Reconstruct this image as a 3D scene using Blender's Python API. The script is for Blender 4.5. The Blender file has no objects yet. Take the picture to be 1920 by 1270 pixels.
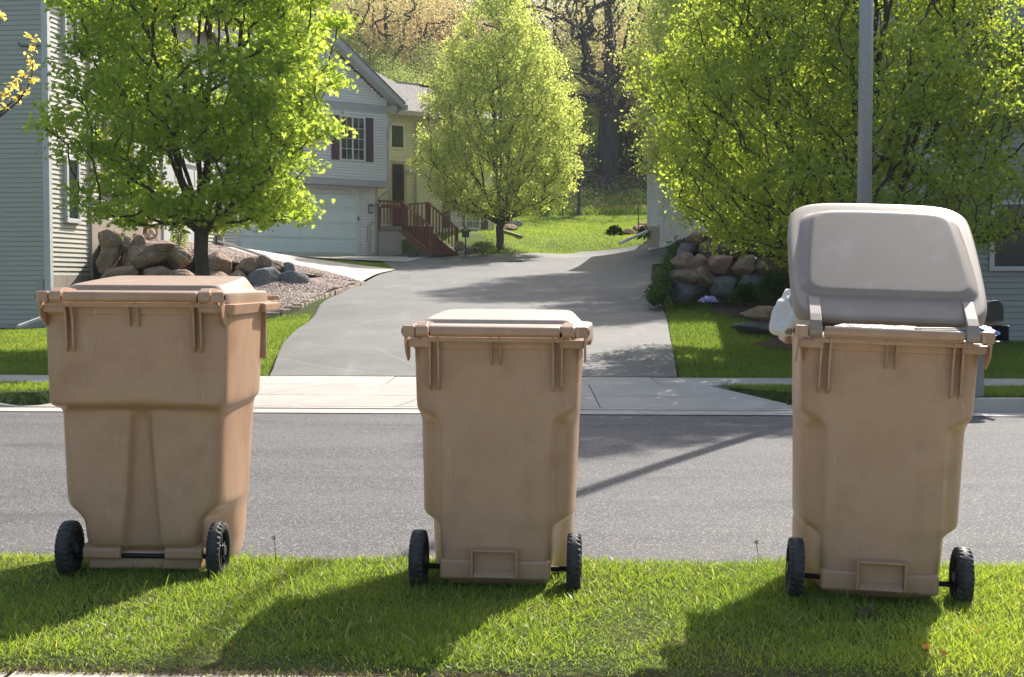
import bpy, bmesh, math, random
import numpy as np
from mathutils import Vector, Matrix, Euler
from mathutils.geometry import delaunay_2d_cdt

SC = bpy.context.scene
COL = SC.collection
R = math.radians
rng = np.random.default_rng(7)
random.seed(7)

# ---------------------------------------------------------------- camera, sky, sun, exposure
F, CX, HOR, H = 2600.0, 960.0, 527.0, 1.167
cd = bpy.data.cameras.new('camera'); cam = bpy.data.objects.new('camera', cd); COL.objects.link(cam)
cam.location = (0, 0, H)
PITCH = math.atan((635.0 - HOR) / F)
cam.rotation_euler = (R(90) - PITCH, 0, 0)
cd.sensor_fit = 'HORIZONTAL'; cd.sensor_width = 36.0; cd.lens = F / 1920.0 * 36.0
cd.clip_start = 0.1; cd.clip_end = 2000
SC.camera = cam
SUN_EL, SUN_AZ = R(40.5), R(27.0)
w = bpy.data.worlds.new('World'); SC.world = w; w.use_nodes = True
nt = w.node_tree; nt.nodes.clear()
sky = nt.nodes.new('ShaderNodeTexSky'); sky.sky_type = 'NISHITA'; sky.sun_disc = False
sky.sun_elevation = SUN_EL; sky.sun_rotation = SUN_AZ; sky.dust_density = 3.0; sky.ozone_density = 0.7
bg = nt.nodes.new('ShaderNodeBackground'); bg.inputs['Strength'].default_value = 0.125
wo = nt.nodes.new('ShaderNodeOutputWorld')
nt.links.new(sky.outputs[0], bg.inputs[0]); nt.links.new(bg.outputs[0], wo.inputs[0])
sd = bpy.data.lights.new('sun', 'SUN'); sun = bpy.data.objects.new('sun', sd); COL.objects.link(sun)
sd.energy = 4.9; sd.angle = R(0.53); sd.color = (1.0, 0.945, 0.86)
SDIR = Vector((math.sin(SUN_AZ) * math.cos(SUN_EL), math.cos(SUN_AZ) * math.cos(SUN_EL), math.sin(SUN_EL)))
sun.rotation_euler = (-SDIR).to_track_quat('-Z', 'Y').to_euler()
SC.view_settings.view_transform = 'Standard'; SC.view_settings.look = 'None'
SC.view_settings.exposure = 0.74; SC.view_settings.gamma = 1.0
SC.view_settings.use_curve_mapping = False
SC.cycles.max_bounces = 10; SC.cycles.transmission_bounces = 6; SC.cycles.diffuse_bounces = 4
SC.cycles.use_denoising = True
SC.cycles.sample_clamp_indirect = 6.0

_cp, _sp = math.cos(PITCH), math.sin(PITCH)
def P(px, py, d):
    """point of the place that was measured at photo pixel px,py and depth d"""
    a, b = (px - 960.0) / F, (635.0 - py) / F
    ry, rz = _cp + b * _sp, -_sp + b * _cp
    k = d / ry
    return Vector((a * k, d, H + rz * k))

# ---------------------------------------------------------------- scene bookkeeping
def tag(o, label=None, cat=None, group=None, kind=None):
    if label: o['label'] = label
    if cat: o['category'] = cat
    if group: o['group'] = group
    if kind: o['kind'] = kind
    return o
def empty(name, loc=(0, 0, 0), rz=0, parent=None):
    o = bpy.data.objects.new(name, None); COL.objects.link(o)
    o.location = loc; o.rotation_euler = (0, 0, rz); o.parent = parent
    o.empty_display_size = 0.1
    return o
def link(name, me, mat=None, parent=None, loc=None, rot=None, scale=None):
    o = bpy.data.objects.new(name, me); COL.objects.link(o)
    if mat is not None and len(me.materials) == 0: me.materials.append(mat)
    o.parent = parent
    if loc is not None: o.location = loc
    if rot is not None: o.rotation_euler = rot
    if scale is not None: o.scale = scale
    return o
def copy_tree(o, parent=None):
    c = o.copy(); COL.objects.link(c); c.parent = parent
    for ch in list(o.children): copy_tree(ch, c)
    return c

class MB:
    def __init__(s): s.v = []; s.f = []
    def add(s, vs, fs):
        k = len(s.v); s.v += [tuple(x) for x in vs]; s.f += [tuple(i + k for i in f) for f in fs]; return s
    def box(s, a, b, M=None):
        x0, y0, z0 = a; x1, y1, z1 = b
        vs = [(x0,y0,z0),(x1,y0,z0),(x1,y1,z0),(x0,y1,z0),(x0,y0,z1),(x1,y0,z1),(x1,y1,z1),(x0,y1,z1)]
        if M is not None: vs = [M @ Vector(v) for v in vs]
        return s.add(vs, [(0,3,2,1),(4,5,6,7),(0,1,5,4),(1,2,6,5),(2,3,7,6),(3,0,4,7)])
    def bar(s, p, q, w, h, up=(0,0,1)):
        p, q = Vector(p), Vector(q); d = (q - p); L = d.length; d.normalize()
        u = Vector(up); x = d.cross(u)
        if x.length < 1e-4: x = Vector((1,0,0))
        x.normalize(); u = x.cross(d)
        vs = []
        for c in (p, q):
            for sx, su in ((-1,-1),(1,-1),(1,1),(-1,1)): vs.append(c + x*sx*w/2 + u*su*h/2)
        return s.add(vs, [(3,2,1,0),(4,5,6,7),(0,1,5,4),(1,2,6,5),(2,3,7,6),(3,0,4,7)])
    def tube(s, pts, rad, n=10, cap=True):
        pts = [Vector(p) for p in pts]
        if not hasattr(rad, '__len__'): rad = [rad] * len(pts)
        vs = []; fs = []; prev = None
        for i, p in enumerate(pts):
            d = (pts[min(i+1, len(pts)-1)] - pts[max(i-1, 0)]).normalized()
            if prev is None:
                x = d.orthogonal().normalized()
            else:
                x = (prev - d * prev.dot(d)).normalized()
            prev = x; y = d.cross(x)
            for k in range(n):
                a = 2*math.pi*k/n; vs.append(p + (x*math.cos(a) + y*math.sin(a))*rad[i])
        for i in range(len(pts)-1):
            for k in range(n):
                a = i*n+k; b = i*n+(k+1) % n; fs.append((a, b, b+n, a+n))
        if cap:
            fs.append(tuple(range(n-1, -1, -1))); fs.append(tuple(range((len(pts)-1)*n, len(pts)*n)))
        return s.add(vs, fs)
    def prism(s, poly, lo, hi, axis='x'):
        """extrude a 2D polygon along an axis"""
        n = len(poly); vs = []
        for t in (lo, hi):
            for a, b in poly:
                vs.append({'x': (t, a, b), 'y': (a, t, b), 'z': (a, b, t)}[axis])
        fs = [(i, (i+1) % n, (i+1) % n + n, i+n) for i in range(n)]
        fs += [tuple(range(n-1, -1, -1)), tuple(range(n, 2*n))]
        return s.add(vs, fs)
    def mesh(s, name, bevel=0, seg=2, smooth=False):
        me = bpy.data.meshes.new(name); me.from_pydata(s.v, [], s.f); me.validate()
        bm = bmesh.new(); bm.from_mesh(me)
        bmesh.ops.recalc_face_normals(bm, faces=bm.faces)
        if bevel:
            ed = [e for e in bm.edges if len(e.link_faces) == 2 and e.calc_face_angle(0) > 0.5]
            bmesh.ops.bevel(bm, geom=ed, offset=bevel, segments=seg, affect='EDGES', profile=0.5, clamp_overlap=True)
        bm.to_mesh(me); bm.free()
        if smooth: me.shade_smooth()
        return me
    def build(s, name, mat, parent=None, bevel=0, seg=2, smooth=False, **k):
        return link(name, s.mesh(name, bevel, seg, smooth), mat, parent, **k)

def np_mesh(name, V, Fc, mats, attr=None, smooth=False, pyfaces=None):
    """fast mesh from numpy: V (n,3), Fc (m,k) uniform faces"""
    me = bpy.data.meshes.new(name)
    me.vertices.add(len(V)); me.vertices.foreach_set('co', np.asarray(V, dtype=np.float32).ravel())
    m, k = Fc.shape
    me.loops.add(m*k); me.loops.foreach_set('vertex_index', Fc.astype(np.int32).ravel())
    me.polygons.add(m)
    me.polygons.foreach_set('loop_start', np.arange(0, m*k, k, dtype=np.int32))
    me.polygons.foreach_set('loop_total', np.full(m, k, dtype=np.int32))
    if smooth: me.polygons.foreach_set('use_smooth', np.ones(m, dtype=bool))
    if attr is not None:
        a = me.attributes.new('rnd', 'FLOAT', 'POINT'); a.data.foreach_set('value', attr.astype(np.float32))
    me.update(calc_edges=True)
    if not isinstance(mats, (list, tuple)): mats = [mats]
    for x in mats: me.materials.append(x)
    return me

# ---------------------------------------------------------------- materials
def mat(name, base=(.5,.5,.5), rough=.6, spec=.5, metal=0, var=None, vscale=5, vdetail=6, bump=0, bscale=60, bdist=.01, extra=None,
        coord='Object', attr=None, stretch=None, coat=0, ramp=(.35,.65)):
    m = bpy.data.materials.new(name); m.use_nodes = True; N = m.node_tree; n = N.nodes; L = N.links
    b = n['Principled BSDF']; b.inputs['Roughness'].default_value = rough; b.inputs['Metallic'].default_value = metal
    b.inputs['Specular IOR Level'].default_value = spec
    b.inputs['Base Color'].default_value = (*base, 1)
    tc = n.new('ShaderNodeTexCoord'); src = tc.outputs[coord]
    if coord == 'World':
        pass
    if stretch:
        mp = n.new('ShaderNodeMapping'); mp.inputs['Scale'].default_value = stretch; L.new(src, mp.inputs[0]); src = mp.outputs[0]
    colsock = None
    if var is not None:
        t = n.new('ShaderNodeTexNoise'); t.inputs['Scale'].default_value = vscale; t.inputs['Detail'].default_value = vdetail
        t.inputs['Roughness'].default_value = .62
        L.new(src, t.inputs['Vector'])
        r = n.new('ShaderNodeValToRGB'); cr = r.color_ramp
        cr.elements[0].position = ramp[0]; cr.elements[1].position = ramp[1]
        cols = [base] + (var if isinstance(var, list) else [var])
        cr.elements[0].color = (*cols[0], 1); cr.elements[1].color = (*cols[-1], 1)
        for i, c in enumerate(cols[1:-1]):
            e = cr.elements.new(ramp[0] + (ramp[1]-ramp[0])*(i+1)/(len(cols)-1)); e.color = (*c, 1)
        L.new(t.outputs[0], r.inputs[0]); colsock = r.outputs[0]
        L.new(colsock, b.inputs['Base Color'])
    if bump:
        t2 = n.new('ShaderNodeTexNoise'); t2.inputs['Scale'].default_value = bscale; t2.inputs['Detail'].default_value = 4
        L.new(src, t2.inputs['Vector'])
        bp = n.new('ShaderNodeBump'); bp.inputs['Strength'].default_value = bump; bp.inputs['Distance'].default_value = bdist
        L.new(t2.outputs[0], bp.inputs['Height']); L.new(bp.outputs[0], b.inputs['Normal'])
    if extra: extra(m, N, n, L, b, src, colsock)
    return m

def overlay(col, scale, lo, hi, stretch=None, fac=1.0, detail=6, rough_to=None):
    """mix a second colour in by a noise mask (wear, stains, speckle)"""
    def f(m, N, n, L, b, src, cs):
        s = src
        if stretch:
            mp = n.new('ShaderNodeMapping'); mp.inputs['Scale'].default_value = stretch; L.new(src, mp.inputs[0]); s = mp.outputs[0]
        t = n.new('ShaderNodeTexNoise'); t.inputs['Scale'].default_value = scale; t.inputs['Detail'].default_value = detail
        t.inputs['Roughness'].default_value = .65
        L.new(s, t.inputs['Vector'])
        mr = n.new('ShaderNodeMapRange'); mr.inputs['From Min'].default_value = lo; mr.inputs['From Max'].default_value = hi
        mr.inputs['To Max'].default_value = fac
        L.new(t.outputs[0], mr.inputs[0])
        mx = n.new('ShaderNodeMix'); mx.data_type = 'RGBA'
        L.new(mr.outputs[0], mx.inputs[0])
        old = b.inputs['Base Color'].links[0].from_socket if b.inputs['Base Color'].links else None
        if old: L.new(old, mx.inputs[6])
        else: mx.inputs[6].default_value = b.inputs['Base Color'].default_value
        mx.inputs[7].default_value = (*col, 1)
        L.new(mx.outputs[2], b.inputs['Base Color'])
    return f
def multi(*fs):
    def f(*a):
        for g in fs: g(*a)
    return f

def cracks(col, scale, thr, fac):
    def f(m, N, n, L, b, src, cs):
        nz = n.new('ShaderNodeTexNoise'); nz.inputs['Scale'].default_value = 1.3; nz.inputs['Detail'].default_value = 5; L.new(src, nz.inputs['Vector'])
        ad = n.new('ShaderNodeMix'); ad.data_type = 'VECTOR'; ad.inputs[0].default_value = .12; L.new(src, ad.inputs[4]); L.new(nz.outputs['Color'], ad.inputs[5])
        v = n.new('ShaderNodeTexVoronoi'); v.feature = 'DISTANCE_TO_EDGE'; v.inputs['Scale'].default_value = scale; L.new(ad.outputs[1], v.inputs['Vector'])
        mr = n.new('ShaderNodeMapRange'); mr.inputs[1].default_value = 0; mr.inputs[2].default_value = thr; mr.inputs[3].default_value = fac; mr.inputs[4].default_value = 0; L.new(v.outputs['Distance'], mr.inputs[0])
        mx = n.new('ShaderNodeMix'); mx.data_type = 'RGBA'; L.new(mr.outputs[0], mx.inputs[0]); L.new(b.inputs['Base Color'].links[0].from_socket, mx.inputs[6])
        mx.inputs[7].default_value = (*col, 1); L.new(mx.outputs[2], b.inputs['Base Color'])
    return f
def leaf_mat(name, c0, c1, c2=None, trans=.45, rough=.45, gloss=.12):
    m = bpy.data.materials.new(name); m.use_nodes = True; N = m.node_tree; n = N.nodes; L = N.links; n.clear()
    out = n.new('ShaderNodeOutputMaterial'); at = n.new('ShaderNodeAttribute'); at.attribute_name = 'rnd'
    r = n.new('ShaderNodeValToRGB'); r.color_ramp.elements[0].color = (*c0, 1); r.color_ramp.elements[1].color = (*c1, 1)
    if c2: e = r.color_ramp.elements.new(.93); r.color_ramp.elements[2].color = (*c2, 1); e.color = (*c1, 1)
    L.new(at.outputs['Fac'], r.inputs[0])
    d = n.new('ShaderNodeBsdfDiffuse'); t = n.new('ShaderNodeBsdfTranslucent'); g = n.new('ShaderNodeBsdfGlossy')
    g.inputs['Roughness'].default_value = rough; g.inputs['Color'].default_value = (.8,.8,.8,1)
    hs = n.new('ShaderNodeHueSaturation'); hs.inputs['Hue'].default_value = .484; hs.inputs['Saturation'].default_value = 1.05
    hs.inputs['Value'].default_value = 2.5
    L.new(r.outputs[0], d.inputs[0]); L.new(r.outputs[0], hs.inputs['Color']); L.new(hs.outputs[0], t.inputs[0])
    m1 = n.new('ShaderNodeMixShader'); m1.inputs[0].default_value = trans; L.new(d.outputs[0], m1.inputs[1]); L.new(t.outputs[0], m1.inputs[2])
    fr = n.new('ShaderNodeFresnel'); fr.inputs[0].default_value = 1.4
    ml = n.new('ShaderNodeMath'); ml.operation = 'MULTIPLY'; ml.inputs[1].default_value = gloss; ml.inputs[0].default_value = .35
    ml.use_clamp = True; m2 = n.new('ShaderNodeMixShader'); L.new(ml.outputs[0], m2.inputs[0]); L.new(m1.outputs[0], m2.inputs[1]); L.new(g.outputs[0], m2.inputs[2])
    L.new(m2.outputs[0], out.inputs[0])
    return m

M = {}
M['bin'] = mat('bin_plastic', (.44,.265,.158), .36, .5, var=[(.49,.305,.19),(.40,.235,.137)], vscale=2.6, bump=.12, bscale=420, bdist=.002,
    extra=multi(overlay((.50,.35,.25), 3.4, .54, .78, fac=.5), overlay((.20,.13,.085), 5, .60, .80, stretch=(7,7,.8), fac=.35),
                overlay((.56,.46,.38), 22, .63, .70, stretch=(1,1,.22), fac=.45), overlay((.60,.52,.45), 70, .66, .69, stretch=(1,.3,.10), fac=.5), overlay((.22,.16,.11), 9, .60, .72, stretch=(1,1,.5), fac=.35)))
M['bin_lid'] = mat('lid_plastic', (.41,.30,.225), .42, .5, var=[(.47,.365,.295)], vscale=3.2, bump=.12, bscale=420, bdist=.002,
    extra=multi(overlay((.50,.41,.34), 6, .54, .75, fac=.5)))
M['bin_lid_grey'] = mat('faded_lid_plastic', (.285,.225,.175), .42, .5, var=[(.315,.25,.20)], vscale=3.2, bump=.14, bscale=420, bdist=.002,
    extra=multi(overlay((.45,.38,.33), 6, .54, .75, fac=.4)))
M['bin_lid_tan'] = mat('tan_lid_plastic', (.36,.245,.165), .42, .5, var=[(.41,.29,.205)], vscale=3.2, bump=.12, bscale=420, bdist=.002,
    extra=multi(overlay((.52,.40,.31), 6, .54, .75, fac=.4)))
M['black'] = mat('black_plastic', (.02,.021,.023), .32, .5, var=[(.04,.04,.042)], vscale=30)
M['tyre'] = mat('tyre_rubber', (.022,.023,.025), .62, .4, var=[(.06,.058,.055)], vscale=22)
M['blacksteel'] = mat('axle_steel', (.02,.02,.02), .35, .6, metal=.6)
def asphalt_extra(m, N, n, L, b, src, cs):
    v = n.new('ShaderNodeTexVoronoi'); v.inputs['Scale'].default_value = 150; L.new([q for q in n if q.type == 'TEX_COORD'][0].outputs['Object'], v.inputs['Vector'])
    sh = n.new('ShaderNodeSeparateColor'); L.new(v.outputs['Color'], sh.inputs[0])
    mr = n.new('ShaderNodeMapRange'); mr.inputs[1].default_value = .72; mr.inputs[2].default_value = 1; L.new(sh.outputs[0], mr.inputs[0])
    mx = n.new('ShaderNodeMix'); mx.data_type = 'RGBA'; L.new(mr.outputs[0], mx.inputs[0])
    L.new(cs, mx.inputs[6]); mx.inputs[7].default_value = (.34,.32,.31,1); L.new(mx.outputs[2], b.inputs['Base Color'])
    bp = n.new('ShaderNodeBump'); bp.inputs['Strength'].default_value = .55; bp.inputs['Distance'].default_value = .004
    L.new(v.outputs['Color'], bp.inputs['Height']); L.new(bp.outputs[0], b.inputs['Normal'])
M['road'] = mat('street_asphalt', (.080,.079,.081), .8, .2, var=[(.112,.109,.106)], vscale=1.2, stretch=(.35,1.6,1), extra=lambda *a: (asphalt_extra(*a), overlay((.055,.055,.057), 1.1, .56, .70, stretch=(1,1,1), fac=.5)(*a)))
M['drive'] = mat('driveway_asphalt', (.125,.122,.12), .72, .35, var=[(.17,.165,.158)], vscale=.9, bump=.5, bscale=150, bdist=.006,
    extra=multi(overlay((.24,.232,.222), 1.4, .55, .72, stretch=(1.5,.35,1), fac=.6), overlay((.24,.235,.23), 120, .60, .70, fac=.7), cracks((.26,.25,.24), .22, .003, .5), cracks((.06,.06,.06), .33, .003, .5)))
M['concrete'] = mat('concrete', (.42,.38,.33), .8, .3, var=[(.50,.455,.40)], vscale=2.2, bump=.35, bscale=90, bdist=.005,
    extra=multi(overlay((.25,.235,.21), 3, .58, .75, fac=.45), overlay((.22,.2,.18), 130, .62, .72, fac=.5)))
M['concrete_pale'] = mat('pale_concrete', (.54,.475,.40), .8, .3, var=[(.60,.53,.455)], vscale=1.6, bump=.25, bscale=60, bdist=.005)  # lighter-coloured concrete of the pad and near footpath
M['soil'] = mat('lawn_soil', (.035,.055,.012), .95, .1, var=[(.06,.085,.02),(.09,.075,.035)], vscale=1.3, bump=.9, bscale=22, bdist=.05,
    extra=overlay((.10,.14,.03), 30, .5, .7, fac=.6))
M['mulch'] = mat('mulch', (.06,.042,.03), .95, .1, var=[(.16,.12,.09)], vscale=18, bump=1, bscale=40, bdist=.04)
M['lawnfar'] = mat('mown_lawn', (.075,.125,.016), .9, .15, var=[(.11,.17,.022),(.16,.2,.035)], vscale=.8, bump=.8, bscale=18, bdist=.04,
    extra=overlay((.05,.085,.012), 14, .5, .7, fac=.5))
M['hill'] = mat('rough_hillside', (.045,.06,.015), .95, .1, var=[(.09,.10,.03),(.075,.06,.03)], vscale=.35, bump=1, bscale=5, bdist=.2)
M['gravel'] = mat('gravel_bed', (.20,.15,.125), .9, .2, var=[(.36,.29,.25)], vscale=22, bump=1, bscale=30, bdist=.03)
M['pebble'] = mat('pebble', (.20,.14,.115), .8, .3, extra=None)
def pebble_x(m):
    N = m.node_tree; n = N.nodes; L = N.links; b = n['Principled BSDF']
    at = n.new('ShaderNodeAttribute'); at.attribute_name = 'rnd'
    r = n.new('ShaderNodeValToRGB'); r.color_ramp.elements[0].color = (.15,.10,.085,1); r.color_ramp.elements[1].color = (.50,.43,.38,1)
    e = r.color_ramp.elements.new(.5); e.color = (.30,.225,.19,1)
    L.new(at.outputs['Fac'], r.inputs[0]); L.new(r.outputs[0], b.inputs['Base Color'])
pebble_x(M['pebble'])
M['bark'] = mat('bark', (.060,.048,.040), .9, .2, var=[(.12,.10,.085)], vscale=9, bump=1, bscale=25, bdist=.02, stretch=(1,1,.25))
M['bark2'] = mat('dark_bark', (.045,.04,.036), .95, .1, var=[(.10,.09,.08)], vscale=3, bump=1, bscale=9, bdist=.06, stretch=(1,1,.3))
M['galv'] = mat('galvanised_steel', (.30,.32,.34), .5, .5, metal=.55, var=[(.42,.44,.46)], vscale=60, bump=.1, bscale=80,
    extra=overlay((.62,.64,.66), 90, .62, .7, fac=.7))
# siding and trims
def siding(name, c, c2): return mat(name, c, .55, .35, var=[c2], vscale=1.5, bump=.08, bscale=40, bdist=.003, extra=overlay(tuple(x*.82 for x in c), 2.5, .6, .8, stretch=(1,1,.3), fac=.4))
M['sid_left'] = siding('grey_beige_vinyl', (.50,.49,.42), (.53,.52,.44))
M['sid_right'] = siding('grey_vinyl', (.40,.40,.38), (.43,.43,.405))
M['sid_white'] = siding('pale_vinyl', (.74,.74,.72), (.78,.78,.755))
M['sid_tan'] = siding('cream_vinyl', (.62,.58,.43), (.66,.62,.47))
M['trim'] = mat('white_trim', (.70,.70,.68), .5, .4, var=[(.62,.62,.60)], vscale=3)
M['trimtan'] = mat('tan_trim', (.42,.39,.33), .5, .4, var=[(.38,.35,.30)], vscale=3)
M['trimgrey'] = mat('grey_trim', (.44,.445,.44), .5, .4, var=[(.40,.40,.40)], vscale=3)
M['found'] = mat('foundation_block', (.40,.34,.28), .9, .2, var=[(.47,.40,.34)], vscale=4, bump=.3, bscale=60)
M['shutter'] = mat('plum_shutter', (.11,.055,.075), .55, .4, var=[(.13,.07,.085)], vscale=5)
M['door'] = mat('garage_door_paint', (.66,.76,.77), .45, .4, var=[(.70,.80,.81)], vscale=2)
M['redwood'] = mat('stained_deck_wood', (.16,.065,.042), .65, .3, var=[(.22,.095,.06)], vscale=8, bump=.2, bscale=50, stretch=(1,1,.3))
M['reddoor'] = mat('dark_red_door', (.10,.02,.02), .4, .5)
M['dark'] = mat('dark_screen', (.012,.013,.013), .25, .5)
def glass_x(m, N, n, L, b, src, cs): b.inputs['Roughness'].default_value = .03
M['glass'] = mat('window_glass', (.02,.028,.03), .03, .8, extra=glass_x)
M['blind'] = mat('window_blind', (.35,.34,.31), .7, .2)
M['shingle'] = mat('roof_shingles', (.20,.185,.17), .9, .2, var=[(.30,.28,.26)], vscale=5, bump=.5, bscale=30, bdist=.02,
    extra=overlay((.14,.13,.12), 9, .5, .7, stretch=(1,1,3), fac=.6))
M['stone'] = mat('field_stone', (.22,.145,.095), .85, .25, var=[(.36,.255,.175),(.26,.185,.13),(.44,.35,.27)], vscale=2.6, bump=.9, bscale=7, bdist=.05,
    extra=multi(overlay((.10,.085,.075), 4, .52, .68, fac=.6), overlay((.45,.41,.36), 14, .62, .74, fac=.5)))
M['stone_red'] = mat('red_granite', (.30,.165,.125), .85, .25, var=[(.38,.24,.19)], vscale=3, bump=.8, bscale=8, bdist=.04,
    extra=multi(overlay((.15,.10,.09), 4, .55, .7, fac=.5),))
M['stone_grey'] = mat('grey_stone', (.15,.15,.155), .85, .25, var=[(.25,.25,.25)], vscale=3, bump=.9, bscale=8, bdist=.05,
    extra=multi(overlay((.42,.42,.42), 5, .58, .72, fac=.6), overlay((.08,.08,.085), 3, .56, .7, fac=.5)))
M['edge'] = mat('edging_block', (.36,.29,.23), .9, .2, var=[(.44,.37,.31)], vscale=9, bump=.6, bscale=30)
M['whitebag'] = mat('white_bag', (.62,.61,.57), .35, .5, var=[(.72,.71,.67)], vscale=6, bump=1, bscale=22, bdist=.03, stretch=(1,1,.45))
M['bluebag'] = mat('blue_bag', (.04,.12,.55), .3, .5, var=[(.10,.25,.75)], vscale=20, bump=.8, bscale=30, bdist=.02)
M['paper'] = mat('white_paper', (.72,.72,.70), .7, .3, var=[(.8,.8,.78)], vscale=30, bump=.4, bscale=30)
M['card'] = mat('cardboard', (.36,.22,.13), .8, .2)
M['mailblack'] = mat('mailbox_black', (.02,.02,.022), .35, .5)
M['greywood'] = mat('weathered_wood', (.24,.22,.20), .85, .2, var=[(.31,.285,.26)], vscale=8, stretch=(1,1,.2))
M['iron'] = mat('cast_iron', (.05,.045,.04), .6, .4)
# leaves
M['grass'] = leaf_mat('grass_blade', (.095,.165,.026), (.225,.30,.04), (.40,.35,.15), trans=.50, rough=.4, gloss=.10)
M['lawnblade'] = leaf_mat('lawn_blade', (.095,.16,.028), (.20,.265,.042), None, trans=.45, gloss=.05)
M['maple'] = leaf_mat('maple_leaf', (.15,.23,.036), (.28,.36,.058), (.40,.45,.10), trans=.62, gloss=.10)
M['pear'] = leaf_mat('pear_leaf', (.13,.20,.026), (.25,.31,.045), (.40,.42,.10), trans=.62, gloss=.14)
M['pear2'] = leaf_mat('pear_leaf_far', (.19,.25,.06), (.34,.39,.10), (.48,.48,.18), trans=.6, gloss=.14)
M['oak'] = leaf_mat('young_oak_leaf', (.20,.20,.075), (.36,.34,.14), (.50,.38,.20), trans=.55, gloss=.05)
M['olive'] = leaf_mat('spring_leaf', (.12,.17,.05), (.26,.30,.10), None, trans=.55, gloss=.05)
M['orangeleaf'] = leaf_mat('orange_leaf', (.27,.20,.10), (.46,.33,.19), None, trans=.55, gloss=.04)
M['yellowleaf'] = leaf_mat('yellow_bud', (.55,.50,.10), (.72,.62,.18), None, trans=.45, gloss=.05)
M['shrub'] = leaf_mat('shrub_leaf', (.025,.06,.012), (.06,.11,.02), None, trans=.35, gloss=.08)
M['twig'] = leaf_mat('dry_twig', (.10,.075,.05), (.19,.15,.10), None, trans=.1, gloss=.02)
M['flower'] = leaf_mat('violet_flower', (.42,.38,.66), (.6,.56,.85), None, trans=.3, gloss=.02)
M['dryleaf'] = leaf_mat('dry_leaf', (.50,.16,.03), (.60,.35,.15), None, trans=.3, gloss=.05)
# ---------------------------------------------------------------- terrain
def T(X, Y): return Y + .055 * X            # distance across the street
def sstep(a, b, x):
    t = np.clip((x - a) / (b - a), 0, 1); return t*t*(3-2*t)
CT = []
def cp(px, py, d): v = P(px, py, d); CT.append(tuple(v))
for Y in (18, 22, 27, 32, 38, 45, 52):
    z = .03 + .0583 * (Y - 16.4)
    CT.append((-3.5, Y, z)); CT.append((2.4 + .06*(Y-16), Y, z)); CT.append((-.5, Y, z + .01))
CT += [(-6, 19, .06), (-9, 22, .12), (-9.6, 28.5, .2), (-14, 28, .2), (-14, 18, .03), (-6, 26, .35), (-8.5, 29.6, .3), (-20, 22, .1), 
       (-12, 40, 1.2), (3.3, 18, .05), (6, 18, .05), (6, 21, .1), (9, 23, .12), (14, 22, .12), (3.3, 23, .42), (3.6, 27, .75), (6, 25, .35), (20, 20, .1),
       (7, 30, .9), (9, 38, 1.7), (4.9, 41, 1.55), (-14, 52, 2.1), (-3, 50.5, 2.0)]
for a in ((925,441,54), (937,457,52), (1000,468,54), (1100,468,54), (1200,459,53), (1250,454,50), (1320,452,47), (1000,430,62), (1100,425,64), (1200,425,64), (950,405,74), (1100,396,76), (1200,394,76),
          (1300,400,74), (1150,372,82), (1150,340,92), (1000,345,92), (1300,340,92), (800,410,66), (600,400,66)): cp(*a)
for X in (-60, -25, 0, 30, 70): CT += [(X, 112, 10.5), (X, 150, 12), (X, 200, 12)]
CT += [(-40, 30, .5), (-60, 60, 4), (40, 25, .5), (60, 60, 4), (-30, 60, 3.5), (30, 50, 3), (-25, 90, 8), (30, 90, 8)]
for a in ((560,560,28.3),(500,590,26.6),(600,552,30.0),(640,541,32.0),(676,531,34.9),(480,570,27.6),(430,560,28.6),(600,507,38.0),(480,482,39.5),(408,461,39.0),
          (742,505,42.2),(620,490,43.5),(500,476,44),(430,463,42),(440,474,47.2),(700,480,50.6),(810,482,51.6),(620,484,46.6)):
    v = P(*a); CT.append((v.x, v.y, v.z-.06))
CT = np.array(CT)
def tps_fit(pts, lam=.02):
    n = len(pts); d = np.linalg.norm(pts[:, None, :2] - pts[None, :, :2], axis=2)
    K = np.where(d > 0, d*d*np.log(d + 1e-9), 0) + lam*np.eye(n)*10
    Pm = np.c_[np.ones(n), pts[:, :2]]
    A = np.block([[K, Pm], [Pm.T, np.zeros((3, 3))]])
    return np.linalg.solve(A, np.r_[pts[:, 2], 0, 0, 0]), pts
_W = tps_fit(CT)
def tps(W, X, Y):
    w_, pts = W; X = np.asarray(X, float); Y = np.asarray(Y, float); sh = X.shape
    q = np.c_[X.ravel(), Y.ravel()]
    d = np.linalg.norm(q[:, None, :] - pts[None, :, :2], axis=2)
    z = (d*d*np.log(d + 1e-9)) @ w_[:len(pts)] + w_[-3] + q @ w_[-2:]
    return z.reshape(sh)
def h(X, Y):
    X = np.asarray(X, float); Y = np.asarray(Y, float); t = T(X, Y)
    flat = .02 + 0*t
    z = flat + (tps(_W, X, Y) - flat) * sstep(16.3, 18.8, t)
    return z
def hv(X, Y): return float(h(np.array([X]), np.array([Y]))[0])
def ground_depth(px, py, lo=30.0, hi=100.0):
    """depth at which the line of sight through a photo point meets the ground"""
    ds = np.linspace(lo, hi, 281); q = [P(px, py, d) for d in ds]; X = np.array([v.x for v in q]); Z = np.array([v.z for v in q])
    k = np.nonzero(Z <= h(X, ds))[0]; return float(ds[k[0]]) if len(k) else hi

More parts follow.
